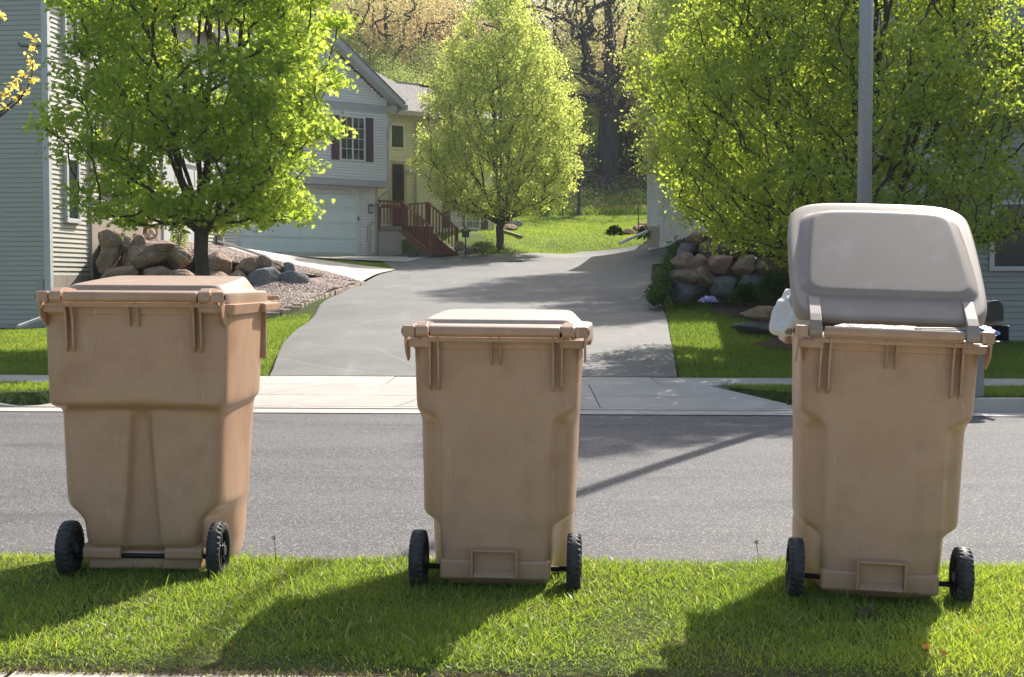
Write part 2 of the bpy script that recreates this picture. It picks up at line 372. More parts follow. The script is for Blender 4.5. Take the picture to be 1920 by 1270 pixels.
def sheet(name, outline, material, zf, res, kind='structure', parent=None, inner=True, smooth=True, thick=0):
    """ground sheet: fills a 2D outline, heights from zf"""
    pts = []
    n = len(outline)
    for i in range(n):
        a, b = np.array(outline[i]), np.array(outline[(i+1) % n]); k = max(1, int(np.linalg.norm(b-a)/res))
        for j in range(k): pts.append(a + (b-a)*j/k)
    m = len(pts); edges = [(i, (i+1) % m) for i in range(m)]
    A = np.array(pts); lo, hi = A.min(0), A.max(0)
    if inner:
        from itertools import product
        gx = np.arange(lo[0]+res*.5, hi[0], res); gy = np.arange(lo[1]+res*.5, hi[1], res)
        G = np.array(list(product(gx, gy))) if len(gx)*len(gy) else np.zeros((0, 2))
        if len(G):
            G = G + (rng.random(G.shape)-.5)*res*.25
            ins = np.zeros(len(G), bool); j = m-1
            for i in range(m):
                xi, yi = A[i]; xj, yj = A[j]
                c = ((yi > G[:, 1]) != (yj > G[:, 1])) & (G[:, 0] < (xj-xi)*(G[:, 1]-yi)/(yj-yi+1e-12)+xi)
                ins ^= c; j = i
            pts += list(G[ins])
    v, e, f, *_ = delaunay_2d_cdt([Vector(p) for p in pts], edges, [], 1, 1e-5)
    X = np.array([p[0] for p in v]); Y = np.array([p[1] for p in v]); Z = zf(X, Y)
    me = bpy.data.meshes.new(name); me.from_pydata([(x, y, z) for x, y, z in zip(X, Y, Z)], [], [tuple(q) for q in f]); me.update()
    bm = bmesh.new(); bm.from_mesh(me)
    for q in bm.faces:
        if q.normal.z < 0: q.normal_flip()
    if thick:
        r = bmesh.ops.extrude_face_region(bm, geom=list(bm.faces))
        for g in r['geom']:
            if isinstance(g, bmesh.types.BMVert): g.co.z -= thick
        bmesh.ops.recalc_face_normals(bm, faces=bm.faces)
    bm.to_mesh(me); bm.free()
    if smooth and not thick: me.shade_smooth()
    o = link(name, me, material, parent)
    if kind and parent is None: tag(o, kind=kind)
    return o
def street_quad(t0, t1, x0, x1): return [(x0, t0-.055*x0), (x1, t0-.055*x1), (x1, t1-.055*x1), (x0, t1-.055*x0)]

# big ground sheet (runs beneath everything; verge level near, dips under the road)
def ground_z(X, Y):
    t = T(X, Y)
    z = h(X, Y) - .012
    z = z - .30 * (sstep(5.66, 5.80, t) - sstep(13.98, 14.12, t))
    z = z - .05 * (1 - sstep(3.9, 4.1, t))
    z = z - .06*((t > 15.3) & (t < 16.5)) - .035*sstep(16.2, 16.5, t)*((X > -4.4) & (X < 2.6) & (Y < 22))
    fr = np.clip((t-14.0)/1.3, 0, 1); z = np.where((t > 13.9) & (t < 15.5) & (X > -5.2+2.1*fr) & (X < 3.1-.9*fr), z - .22, z)
    return z
def grid_ground():
    xs = np.unique(np.r_[np.linspace(-400, -30, 12), np.linspace(-30, -7, 47), np.linspace(-7, 5, 97), np.linspace(5, 30, 51), np.linspace(30, 400, 12)])
    ys = np.unique(np.r_[np.linspace(-200, 2, 10), np.linspace(2, 20, 181), np.linspace(20, 60, 81), np.linspace(60, 160, 60), np.linspace(160, 700, 12)])
    X, Y = np.meshgrid(xs, ys)
    Xc = np.clip(X, -60, 60); Yc = np.clip(Y, -50, 200)
    Z = ground_z(Xc, Yc)
    V = np.c_[X.ravel(), Y.ravel(), Z.ravel()]; nx = len(xs)
    i = np.arange(len(ys)-1)[:, None]*nx + np.arange(nx-1)[None, :]; i = i.ravel()
    Fc = np.c_[i, i+1, i+1+nx, i+nx]
    me = np_mesh('ground', V, Fc, [M['soil'], M['lawnfar'], M['hill']], smooth=True)
    cy = V[Fc].mean(1); mi = np.where(cy[:, 1] > 76 + .1*cy[:, 0], 2, np.where(cy[:, 1] > 49, 1, 0)).astype(np.int32)
    me.polygons.foreach_set('material_index', mi)
    return tag(link('ground', me), kind='structure')
grid_ground()

def road_z(X, Y):
    t = T(X, Y); return -.150 + .05*np.clip(1-((t-9.85)/4.0)**2, 0, 1)
sheet('road', street_quad(6.25, 13.55, -40, 40), M['road'], road_z, 1.0)
sheet('near_gutter', street_quad(5.87, 6.25, -40, 40), M['concrete'], lambda X, Y: -.150+0*X, 1.0)
sheet('far_gutter', street_quad(13.55, 13.97, -40, 40), M['concrete'], lambda X, Y: -.134+0*X, 1.0)
# kerbs: near one whole, far one dropped across the driveway
def kerb(name, t0, t1, segs):
    mb = MB()
    for (xa, za), (xb, zb) in zip(segs[:-1], segs[1:]):
        vs = []
        for x, z in ((xa, za), (xb, zb)):
            for t, zz in ((t0, -.3), (t0, z), (t1, z), (t1, -.3)): vs.append((x, t-.055*x, zz))
        mb.add(vs, [(0,1,5,4),(1,2,6,5),(2,3,7,6)])
    return tag(mb.build(name, M['concrete']), kind='structure')
kerb('near_kerb', 5.72, 5.87, [(-40,-.065),(40,-.065)])
kerb('far_kerb', 13.97, 14.12, [(-40,.0),(-6.0,.0),(-5.1,-.124),(3.0,-.124),(4.0,.0),(40,.0)])
# near footpath under the photographer: slabs
nearp = tag(empty('near_footpath'), kind='structure')
for i in range(-3, 4):
    sheet('slab', street_quad(2.5, 4.04, i*1.5+.008, i*1.5+1.49), M['concrete_pale'], lambda X, Y: 0*X-.004, .5, parent=nearp, thick=.08)
# far footpath: slabs with open joints
farp = tag(empty('footpath'), kind='structure')
for i in range(-9, 9):
    x0 = i*1.52+.12
    dz = random.uniform(-.004, .004)
    sheet('slab', street_quad(15.35, 16.55, x0+.007, x0+1.513), M['concrete'], lambda X, Y, dz=dz: h(X, Y)*0+.022+dz, .6, parent=farp, thick=.08)
apr = tag(empty('driveway_apron'), kind='structure')
aq = [-5.1, -3.4, -1.2, .9, 3.0]; bq = [-3.0, -2.0, -.55, .85, 2.15]
def apron_z(X, Y):
    t = T(X, Y); return -.128 + (t-14.12)*(.144/1.22)
for k in range(4):
    for ta, tb in ((14.125, 14.70), (14.712, 15.34)):
        fa, fb = (ta-14.12)/1.22, (tb-14.12)/1.22
        g = .006
        l = lambda i, f: aq[i]*(1-f)+bq[i]*f
        out = [(l(k, fa)+g, ta-.055*l(k, fa)), (l(k+1, fa)-g, ta-.055*l(k+1, fa)), (l(k+1, fb)-g, tb-.055*l(k+1, fb)), (l(k, fb)+g, tb-.055*l(k, fb))]
        sheet('slab', out, M['concrete'], lambda X, Y: apron_z(X, Y)+.006, .4, parent=apr, thick=.06)
# driveway
drive_out = [(-2.93,16.74),(-3.3,20),(-3.78,27.3),(-3.80,33),(-3.75,35.5),(-3.55,42),(-4.2,45.5),(-4.9,50.6),(-4.9,51.2),(-2.6,53.4),(-1.2,51.0),(.2,50.8),(2.7,53.5),(5.5,52.8),(8.5,49.0),(10.5,46.2),(9,43.0),(5.3,43.5),(4.45,44),(3.6,36),(2.95,27.5),(2.72,24.5),(2.3,20),(1.97,16.48)]
drive_z = lambda X, Y: h(X, Y)+.004+.026*sstep(16.55, 18.0, T(X, Y))
sheet('driveway', drive_out, M['drive'], drive_z, .55)
mh = MB(); c = P(965, 484, 46.5); zz = hv(c.x, c.y)+.03
mh.tube([(c.x, c.y, zz-.01), (c.x, c.y, zz+.012)], .33, 20)
tag(mh.build('manhole_cover', M['iron']), 'small dark iron utility cover set in the driveway asphalt before the middle tree', 'manhole cover')

# ---------------------------------------------------------------- blades and leaves
def blades(name, X, Y, Z, hgt, wid, material, lean=.35, seg=2, kind='stuff', patch=None):
    n = len(X); a = rng.random(n)*2*np.pi; la = rng.random(n)*2*np.pi; L = hgt*(.6+.7*rng.random(n)); W = wid*(.7+.6*rng.random(n))
    ln = lean*(.2+1.3*rng.random(n))
    wx, wy = np.cos(a)*W/2, np.sin(a)*W/2
    V = []; 
    fr = [0, .45, .8][:seg+1] if seg == 2 else [0, .55]
    for f in fr:
        s = 1-f*.35; ox = np.cos(la)*ln*L*f*f; oy = np.sin(la)*ln*L*f*f; oz = L*f*(1-.25*ln*f)
        V.append(np.c_[X+ox-wx*s, Y+oy-wy*s, Z+oz]); V.append(np.c_[X+ox+wx*s, Y+oy+wy*s, Z+oz])
    V.append(np.c_[X+np.cos(la)*ln*L, Y+np.sin(la)*ln*L, Z+L*(1-.25*ln)])
    k = len(V); V = np.stack(V, 1).reshape(-1, 3); base = np.arange(n)*k
    tr = []
    for i in range(len(fr)-1):
        q = 2*i; tr += [(q, q+1, q+3), (q, q+3, q+2)]
    tr.append((k-3, k-2, k-1))
    Fc = (base[:, None, None] + np.array(tr)[None]).reshape(-1, 3)
    r = rng.random(n)*.9 if patch is None else np.clip(patch + .35*(rng.random(n)-.5), 0, .92)
    r = np.where(rng.random(n) < .035, .99, r)
    o = link(name, np_mesh(name, V, Fc, material, np.repeat(r, k)))
    if kind: o['kind'] = kind
    return o
def pnoise(X, Y, s, seed=0):
    r = np.random.default_rng(seed); z = 0*X
    for i in range(6):
        a = r.random()*6.28; f = s*(.6+1.6*r.random()); z = z+np.sin((X*math.cos(a)+Y*math.sin(a))*f+r.random()*6.28)
    return z/6
# verge grass, foreground
n = 300000
X = rng.uniform(-3.8, 4.0, n); t = rng.uniform(4.0, 5.74, n); Y = t-.055*X
keep = (np.abs(X/Y) < .43) | (rng.random(n) < .45)
near = rng.random(n) < np.clip(1.25-(Y-4.2)*.25, .4, 1)
pn = pnoise(X, Y, 3.2, 1); edgefade = sstep(3.98, 4.22, t+.05*pnoise(X, Y, 9, 2))
keep &= near & (rng.random(n) < edgefade*(.75+.35*pn) + .12) & (t < 5.73+.03*pnoise(X, Y, 13, 21)) & (rng.random(n) < .45+.9*(.5+.5*pnoise(X, Y, 6.5, 22)))
X, Y, t = X[keep], Y[keep], t[keep]; pn = pnoise(X, Y, 2.3, 5)
hh = (.044 + .014*pnoise(X, Y, 5, 3) + .010*pnoise(X, Y, 14, 8)) * (.55+.45*sstep(4.0, 4.3, t))
v = blades('verge_grass', X, Y, 0*X-.012, hh, .0036, M['grass'], lean=.7, patch=.45+.45*pn)
# dead straw and thatch lying low
n2 = 26000; X = rng.uniform(-2.3, 2.3, n2); t = 4.02+1.7*rng.random(n2)**1.8; Y = t-.055*X
o = blades('dry_thatch', X, Y, 0*X-.008, .028, .004, M['twig'], lean=1.6, seg=1)
# tall leaning tufts
n3 = 900; X = rng.uniform(-2.3, 2.4, n3); t = rng.uniform(4.2, 5.7, n3); Y = t-.055*X
blades('tall_grass_blades', X, Y, 0*X-.01, .075, .0055, M['grass'], lean=.9, patch=.6+0*X)

def in_poly(X, Y, poly):
    A = np.array(poly); ins = np.zeros(len(X), bool); j = len(A)-1
    for i in range(len(A)):
        xi, yi = A[i]; xj, yj = A[j]
        ins ^= ((yi > Y) != (yj > Y)) & (X < (xj-xi)*(Y-yi)/(yj-yi+1e-12)+xi); j = i
    return ins
def lawn(name, poly, dens, hgt, wid, seed=0, excl=None, mt='lawnblade', tone=.4):
    A = np.array(poly); lo, hi = A.min(0), A.max(0); n = int((hi-lo).prod()*dens)
    X = rng.uniform(lo[0], hi[0], n); Y = rng.uniform(lo[1], hi[1], n); k = in_poly(X, Y, poly) & (np.abs(X/Y) < .48)
    if excl:
        for e in excl: k &= ~in_poly(X, Y, e)
    X, Y = X[k], Y[k]
    return blades(name, X, Y, h(X, Y)-.012, hgt, wid, M[mt], lean=.6, seg=1, patch=tone+.4*pnoise(X, Y, 1.7, seed))
MULCH = [(3.55,20.6),(4.3,19.6),(6.3,19.3),(6.6,21.4),(6.2,26.5),(3.9,27.2),(3.7,25.4),(5.0,23.6),(4.4,22.2)]
lawn('right_lawn_grass', [(2.0,16.5),(2.33,20),(2.75,24.5),(2.98,27.2),(3.5,27.5),(7.0,27.0),(7.0,23.6),(11,23.2),(11,15.9)], 1500, .05, .009, 3, [MULCH])
lawn('left_lawn_grass', [(-10.5,17.2),(-2.98,16.8),(-3.35,20.5),(-3.8,26.4),(-5.5,27.0),(-9.3,28.4),(-13,28.6),(-13,17)], 1300, .05, .009, 4)
lawn('right_verge_grass', [(2.2,15.2),(3.2,14.0),(3.9,13.95),(8,13.75),(8,14.85),(2.1,15.2)], 2600, .05, .008, 5)
lawn('left_verge_grass', [(-7,14.55),(-5.4,14.5),(-3.1,15.48),(-7,15.7)], 2600, .05, .008, 6)
lawn('centre_lawn_grass', [(-1,52),(.3,51),(2.7,53.7),(5.6,53),(8,50.5),(10,56),(11,76),(-2,76),(-1.5,58)], 230, .07, .022, 7, tone=.62)
lawn('court_strip_grass', [tuple(P(x, 500, d).xy) for x, d in ((470,39.5),(735,42.0),(762,44.5),(640,46),(480,45))], 900, .06, .014, 8)
sheet('mulch_bed', MULCH, M['mulch'], lambda X, Y: h(X, Y)+.015, .35)

# leaf cloud builder
def frames(n, upbias=0.0, sunward=0):
    N_ = rng.normal(size=(n, 3)); N_[:, 2] += upbias; N_ /= np.linalg.norm(N_, axis=1)[:, None]
    A = rng.normal(size=(n, 3)); A -= (A*N_).sum(1)[:, None]*N_; A /= np.linalg.norm(A, axis=1)[:, None]
    return A, np.cross(N_, A), N_
def leaves_mesh(name, C, size, tmpl, tris, material, upbias=.6, var=.35, tone=None, droop=0):
    n = len(C); U, V_, W_ = frames(n, upbias)
    if droop: U[:, 2] -= droop; U /= np.linalg.norm(U, axis=1)[:, None]; W_ = np.cross(U, V_); W_ /= np.linalg.norm(W_, axis=1)[:, None]; V_ = np.cross(W_, U)
    s = size*(1-var+2*var*rng.random(n))
    t = np.array(tmpl)
    V = C[:, None, :] + s[:, None, None]*(t[None, :, 0, None]*U[:, None, :] + t[None, :, 1, None]*V_[:, None, :] + t[None, :, 2, None]*W_[:, None, :])
    k = len(t); Fc = (np.arange(n)[:, None, None]*k + np.array(tris)[None]).reshape(-1, 3)
    r = rng.random(n) if tone is None else np.clip(tone+.45*(rng.random(n)-.5), 0, 1)
    return np_mesh(name, V.reshape(-1, 3), Fc, material, np.repeat(r, k))
MAPLE_T = [(0,0,0),(.18,.42,.06),(.40,.20,-.02),(.62,.42,.05),(.62,.15,0),(1,0,-.12),(.62,-.15,0),(.62,-.42,.05),(.40,-.20,-.02),(.18,-.42,.06)]
MAPLE_F = [(0,1,2),(0,2,8),(0,8,9),(2,3,4),(2,4,6),(2,6,8),(4,5,6),(6,7,8)]
PEAR_T = [(0,0,0),(.5,.33,.10),(1,0,-.06),(.5,-.33,.10)]; PEAR_F = [(0,2,1),(0,3,2)]

def skeleton(base, trunk_top, lead_top, Cl, alpha=.25, limbs=None, rise=.45, limb_z=None, jit=.05, tip=.006, expo=2.35, nmid=2):
    """grow branches from a trunk out to every leaf cluster; returns points, parents, radii"""
    base, trunk_top, lead_top = map(np.array, (base, trunk_top, lead_top))
    N_ = [base]; par = [-1]; pl = [0.0]
    k = 5
    for i in range(1, k+1): N_.append(base+(trunk_top-base)*i/k + rng.normal(size=3)*.012*[1,1,0]); par.append(len(N_)-2); pl.append(pl[-1]+np.linalg.norm(N_[-1]-N_[-2]))
    k0 = len(N_)-1; k = 8
    for i in range(1, k+1): N_.append(trunk_top+(lead_top-trunk_top)*i/k + rng.normal(size=3)*.04*[1,1,0]); par.append(len(N_)-2); pl.append(pl[-1]+np.linalg.norm(N_[-1]-N_[-2]))
    if limbs:
        for (az, out, up, at) in limbs:
            st = k0+int(at); prev = st; s0 = np.array(N_[st])
            for m in range(1, 8):
                f = m/7; q = s0+np.array([math.cos(az)*out*f**.85, math.sin(az)*out*f**.85, up*f**1.15])+rng.normal(size=3)*.045
                N_.append(q); par.append(prev); pl.append(pl[prev]+np.linalg.norm(q-N_[prev])); prev = len(N_)-1
    A = np.zeros((len(N_)+len(Cl)*(nmid+1)+5, 3)); A[:len(N_)] = N_; n = len(N_); pl = np.r_[pl, np.zeros(len(A)-n)]
    ok = np.zeros(len(A), bool); ok[k0:n] = True
    ax = np.linalg.norm(Cl-trunk_top, axis=1); order = np.argsort(ax)
    for ci in order:
        p = Cl[ci]; d = p-A[:n]; dist = np.linalg.norm(d, axis=1); hz = np.hypot(d[:, 0], d[:, 1])
        cost = dist + alpha*pl[:n] + np.where(d[:, 2] < rise*hz, (rise*hz-d[:, 2])*2.0, 0); cost[~ok[:n]] = 1e9
        j = int(np.argmin(cost)); prev = j
        for m in range(1, nmid+2):
            f = m/(nmid+1); q = A[j]+(p-A[j])*f
            if m <= nmid: q = q+rng.normal(size=3)*jit*dist[j]; q[2] += .06*dist[j]*math.sin(math.pi*f)*(-1)
            A[n] = q; par.append(prev); pl[n] = pl[prev]+np.linalg.norm(q-A[prev]); ok[n] = True; prev = n; n += 1
    A = A[:n]; par = np.array(par); acc = np.zeros(n); haschild = np.zeros(n, bool); haschild[par[1:]] = True
    acc[~haschild] = tip**expo
    for i in range(n-1, 0, -1): acc[par[i]] += acc[i]
    return A, par, acc**(1/expo)
def skel_mesh(name, A, par, rad, material, sides=5, minr=0, rmax=None, flare=1.3):
    rad = rad.copy()
    if rmax: rad = np.minimum(rad*1.0, rmax)
    rad[0] *= flare
    idx = np.arange(1, len(A)); idx = idx[rad[idx] > minr]
    p, q = A[par[idx]], A[idx]; d = q-p; L = np.linalg.norm(d, axis=1); L[L < 1e-6] = 1e-6; d = d/L[:, None]
    ref = np.where(np.abs(d[:, 2:3]) < .9, np.array([[0, 0, 1.]]), np.array([[1., 0, 0]])); x = np.cross(d, ref); x /= np.linalg.norm(x, axis=1)[:, None]; y = np.cross(d, x)
    r1 = rad[idx]; r0 = np.minimum(rad[par[idx]], r1*1.6); r0[par[idx] < 6] = rad[par[idx]][par[idx] < 6]
    first = par[idx]
    a = np.arange(sides)*2*np.pi/sides
    ring = lambda c, r: c[:, None, :]+r[:, None, None]*(np.cos(a)[None, :, None]*x[:, None, :]+np.sin(a)[None, :, None]*y[:, None, :])
    V = np.concatenate([ring(p, r0), ring(q+d*(r1*.4)[:, None], r1)], 1).reshape(-1, 3)
    k = 2*sides; f = [(i, (i+1) % sides, (i+1) % sides+sides, i+sides) for i in range(sides)]
    Fc = (np.arange(len(idx))[:, None, None]*k+np.array(f)[None]).reshape(-1, 4)
    return np_mesh(name, V, Fc, material, smooth=True)
def egg(n, prof, holes=0, seed=0, inner=.35):
    """points inside a crown: prof = [(z, r)...]; shell biased"""
    zs = np.array([p[0] for p in prof]); rs = np.array([p[1] for p in prof]); out = []
    rr = np.random.default_rng(seed)
    while len(out) < n:
        z = rr.uniform(zs[0], zs[-1], 4*n); R_ = np.interp(z, zs, rs); k = rr.random(4*n) < (R_/rs.max())**1.5+.03
        z, R_ = z[k], R_[k]; f = rr.random(len(z))**inner; a = rr.random(len(z))*2*np.pi
        lump = 1+.05*np.sin(3*a+z*1.7+seed)+.05*np.sin(7*a-2.3*z+seed*2)+.06*np.sin(11*a+5.1*z+seed)*(f > .8)+(.09*rr.random(len(z))**3)*(f > .85)
        x, y = np.cos(a)*R_*f*lump, np.sin(a)*R_*f*lump
        nz = np.sin(x*3.1+seed)+np.sin(y*3.7+1+seed)+np.sin(z*3.3+2)+np.sin((x+z)*2.3)
        m = nz > -2.2+holes
        out += list(np.c_[x, y, z][m])
    o = np.array(out); rr.shuffle(o); return o[:n]
def make_tree(name, base, prof, ncl, nleaf, spread, leafsize, kindleaf, lmat, label, seed, trunk_h, trunk_r, lead=.8, group=None, bark='bark', rise=.45, holes=0, upbias=.6, droop=0,
              minr=0, tip=.006, alpha=.25, inner=.35, flatten=.7, cat='tree', squash=(1,1), sides=5, expo=2.35, limbs=None):
    root = empty(name, base)
    tag(root, label, cat, group)
    Cl = egg(ncl, prof, holes, seed, inner); Cl[:, 0] *= squash[0]; Cl[:, 1] *= squash[1]
    top = prof[-1][0]
    A, par, rad = skeleton((0, 0, -.1), (.03, 0, trunk_h), (0, 0, trunk_h+(top-trunk_h)*lead), Cl, alpha, limbs, rise, tip=tip, expo=expo)
    sc = trunk_r/rad[1]; rad2 = rad*np.where(rad > rad[1]*.08, sc, 1+(sc-1)*(rad/(rad[1]*.08))); rad2 = np.maximum(rad2, tip*.7)
    link('trunk', skel_mesh('trunk', A, par, rad2, M[bark], sides=sides, minr=minr), None, root)
    n = ncl*nleaf; ci = np.repeat(np.arange(ncl), nleaf)
    off = rng.normal(size=(n, 3))*spread*[1, 1, flatten]
    C = Cl[ci]+off
    tone = np.repeat(rng.random(ncl), nleaf)*.5+.5*rng.random(n)
    t, f = (MAPLE_T, MAPLE_F) if kindleaf == 'maple' else (PEAR_T, PEAR_F)
    me = leaves_mesh('crown', C, leafsize, t, f, M[lmat], upbias=upbias, tone=tone, droop=droop)
    cr = link('crown', me, None, root); cr['kind'] = 'stuff'
    return root
# ---------------------------------------------------------------- wheeled bins
def sym_loft(name, keys, capz0=True, sub=2, captop=True, inner=None):
    """keys: [(z, [(x,y) from back centre round to front centre])]; mirrored in x"""
    rings = []
    for z, pts in keys:
        full = [(x, y) for x, y in pts] + [(-x, y) for x, y in pts[-2:0:-1]]
        rings.append([(x, y, z) if not isinstance(z, (list, tuple)) else (x, y, 0) for x, y in full])
    n = len(rings[0]); V = [p for r_ in rings for p in r_]; Fc = []
    for i in range(len(rings)-1):
        for k in range(n): Fc.append((i*n+k, i*n+(k+1) % n, (i+1)*n+(k+1) % n, (i+1)*n+k))
    if capz0:
        # bottom cap as quads between mirrored halves
        m = len(keys[0][1])
        for k in range(m-1):
            a, b = k, k+1; a2, b2 = (n-k) % n, (n-k-1) % n
            Fc.append((a, b, b2, a2) if k > 0 and b != b2 else ((a, b, b2) if k == 0 else (a, b, a2)))
    me = bpy.data.meshes.new(name); me.from_pydata(V, [], Fc); me.validate()
    bm = bmesh.new(); bm.from_mesh(me); bmesh.ops.recalc_face_normals(bm, faces=bm.faces); bm.to_mesh(me); bm.free()
    me.shade_smooth(); return me
def add_sub(o, lv=2):
    m = o.modifiers.new('sub', 'SUBSURF'); m.levels = lv; m.render_levels = lv; return o

def body_keys_b(Hh=.955):
    # narrower cart: smooth back with pinched corners
    K = []
    def k(z, wtop, pts): K.append((z, pts))
    up = lambda w, y0, D: [(0,y0),(.05,y0),(.12,y0),(.20,y0),(w-.035,y0),(w+.000,y0+.010),(w+.012,y0+.05),(w+.012,y0+.30),(w-.003,D-.06),(w-.06,D),(0,D+.015)]
    lo = lambda a, c, w, y0, yc, D: [(0,y0),(.05,y0),(.12,y0),(a-.012,y0),(a,y0+.004),(c,yc),(w+.016,yc+.022),(w+.018,y0+.34),(w-.005,D-.06),(w-.06,D),(0,D+.012)]
    well = lambda a, w, y0, yw, D: [(0,y0),(.05,y0),(.12,y0),(a-.03,y0),(a,y0+.014),(a+.008,y0+.07),(a+.012,yw),(w+.012,yw+.028),(w+.006,D-.06),(w-.06,D),(0,D+.01)]
    k(.018, 0, well(.185, .262, .045, .27, .56))
    k(.020, 0, well(.190, .266, .035, .27, .575))
    k(.055, 0, well(.200, .270, .012, .27, .585))
    k(.085, 0, well(.205, .272, .006, .27, .59))
    k(.14, 0, well(.208, .274, .004, .265, .60))
    k(.205, 0, well(.212, .276, .003, .255, .61))
    k(.238, 0, well(.214, .2765, .003, .245, .613))
    k(.252, 0, [(0,.003),(.05,.003),(.12,.003),(.185,.003),(.212,.012),(.232,.055),(.242,.21),(.289,.29),(.272,.55),(.217,.613),(0,.625)])
    k(.268, 0, [(0,.002),(.05,.002),(.12,.002),(.18,.002),(.207,.012),(.250,.05),(.280,.13),(.293,.32),(.276,.56),(.22,.618),(0,.63)])
    k(.285, 0, lo(.207, .243, .279, .002, .05, .622))
    k(.31, 0, lo(.205, .240, .279, .002, .05, .625))
    k(.42, 0, lo(.205, .237, .283, .0, .052, .64))
    k(.56, 0, lo(.208, .235, .288, 0, .055, .66))
    k(.625, 0, lo(.212, .236, .290, 0, .056, .67))
    k(.640, 0, lo(.216, .238, .290, 0, .052, .672))
    k(.668, 0, [(0,0),(.05,0),(.12,0),(.20,0),(.238,.004),(.268,.022),(.307,.058),(.309,.32),(.292,.62),(.235,.680),(0,.69)])
    k(.688, 0, up(.298, -.001, .685))
    k(.725, 0, up(.300, -.002, .688))
    k(.85, 0, up(.304, -.003, .70))
    k(Hh-.01, 0, up(.308, -.004, .71)); k(Hh, 0, up(.308, -.004, .71))
    return K
def body_keys_a():
    # wide cart: overhanging upper block, split legs below with a tapering channel
    K = []
    def k(z, *p): K.append((z, list(p)))
    up = lambda w, y0, D: [(0,y0),(.05,y0),(.11,y0),(.20,y0),(w-.05,y0),(w-.012,y0+.012),(w,y0+.055),(w+.002,y0+.35),(w-.003,D-.06),(w-.06,D),(0,D+.015)]
    def lo(ci, co, e, w, yb, yc, D, round_=0):
        return [(0,yc),(ci,yc),(co,yb+.008),(co+.012,yb),(e-.03,yb),(e,yb+.022),(w,yb+.075),(w+.003,.40),(w,D-.06),(w-.06,D),(0,D+.012)]
    def well(ci, co, e, w, yb, yc, yw, D):
        return [(0,yc),(ci,yc),(co,yb+.008),(co+.012,yb),(e-.03,yb),(e,yb+.02),(e+.012,yw),(w,yw+.04),(w,D-.06),(w-.06,D),(0,D+.01)]
    k(.015, *well(.07, .085, .205, .30, .15, .16, .30, .62))
    k(.030, *well(.07, .085, .215, .305, .14, .16, .30, .63))
    k(.104, *well(.066, .080, .222, .312, .12, .15, .30, .645))
    k(.114, *well(.063, .076, .228, .314, .085, .12, .30, .65))
    k(.135, *well(.062, .074, .232, .316, .064, .118, .29, .655))
    k(.21, *well(.058, .070, .238, .318, .062, .116, .27, .665))
    k(.235, *well(.054, .067, .245, .320, .062, .114, .25, .67))
    k(.275, *lo(.050, .062, .285, .322, .064, .113, .68))
    k(.30, *lo(.047, .060, .300, .323, .064, .112, .685))
    k(.45, *lo(.037, .050, .306, .327, .062, .106, .71))
    k(.60, *lo(.026, .040, .312, .331, .060, .098, .735))
    k(.655, *lo(.024, .038, .314, .333, .060, .088, .742))
    k(.670, (0,.062),(.03,.060),(.06,.058),(.12,.056),(.28,.056),(.316,.066),(.334,.11),(.338,.40),(.335,.69),(.275,.748),(0,.76))
    k(.680, (0,.044),(.05,.043),(.11,.042),(.20,.036),(.29,.030),(.330,.036),(.345,.09),(.348,.38),(.344,.70),(.285,.758),(0,.772))
    k(.688, (0,.012),(.05,.011),(.11,.008),(.20,.004),(.31,.001),(.342,.016),(.354,.06),(.356,.36),(.352,.71),(.295,.765),(0,.78))
    k(.712, *up(.357, 0, .77))
    k(.74, *up(.358, -.001, .772))
    k(.87, *up(.362, -.003, .785)); k(.872, *up(.362, -.003, .785))
    k(.98, *up(.3655, -.004, .795)); k(.983, *up(.364, -.002, .793))
    k(1.075, *up(.366, -.003, .80)); k(1.08, *up(.366, -.003, .80))
    return K
def wheel(parent, x, r, wdt, yc, zc, side):
    wroot = empty('wheel', (x, yc, zc), 0, parent)
    # tyre: lathe with lugs
    n = 60; V = []; Fc = []; prof = [(-wdt/2, r*.74), (-wdt/2, r*.93), (-wdt*.42, r*.985), (-wdt*.12, r*1.0), (wdt*.12, r*1.0), (wdt*.42, r*.985), (wdt/2, r*.93), (wdt/2, r*.74)]
    for i in range(n):
        a = 2*math.pi*i/n
        for j, (px_, rr) in enumerate(prof):
            lug = (j in (1, 2, 5, 6)) and ((i + (1 if j > 3 else 0)) % 2 == 0)
            q = rr-(.0065 if lug else 0); V.append((px_, math.cos(a)*q, math.sin(a)*q))
    m = len(prof)
    for i in range(n):
        for j in range(m-1): Fc.append((i*m+j, i*m+j+1, ((i+1) % n)*m+j+1, ((i+1) % n)*m+j))
        Fc.append((i*m+m-1, i*m, ((i+1) % n)*m, ((i+1) % n)*m+m-1))
    mb = MB(); mb.add(V, Fc); mb.build('tyre', M['tyre'], wroot)
    rb = MB()
    # rim hoop, hub and six spokes
    q = r*.745
    for i in range(36):
        a0, a1 = 2*math.pi*i/36, 2*math.pi*(i+1)/36
        vs = [(xx, math.cos(a)*rr, math.sin(a)*rr) for a in (a0, a1) for xx, rr in ((-wdt*.38, q), (wdt*.38, q), (wdt*.38, q-.010), (-wdt*.38, q-.010))]
        rb.add(vs, [(0,1,5,4),(1,2,6,5),(2,3,7,6),(3,0,4,7)])
    rb.tube([(-wdt*.55, 0, 0), (wdt*.55, 0, 0)], .022, 14)
    for i in range(6):
        a = 2*math.pi*i/6+.3
        rb.bar((0, 0, 0), (0, math.cos(a)*q, math.sin(a)*q), .012, wdt*.55, up=(1,0,0))
    rb.build('rim', M['black'], wroot, bevel=.0015, seg=1)
    return wroot
def fin(parent, x, pts, th=.009):
    mb = MB(); mb.prism(pts, x-th/2, x+th/2, 'x'); return mb.build('rib', M['bin'], parent, bevel=.002, seg=1)
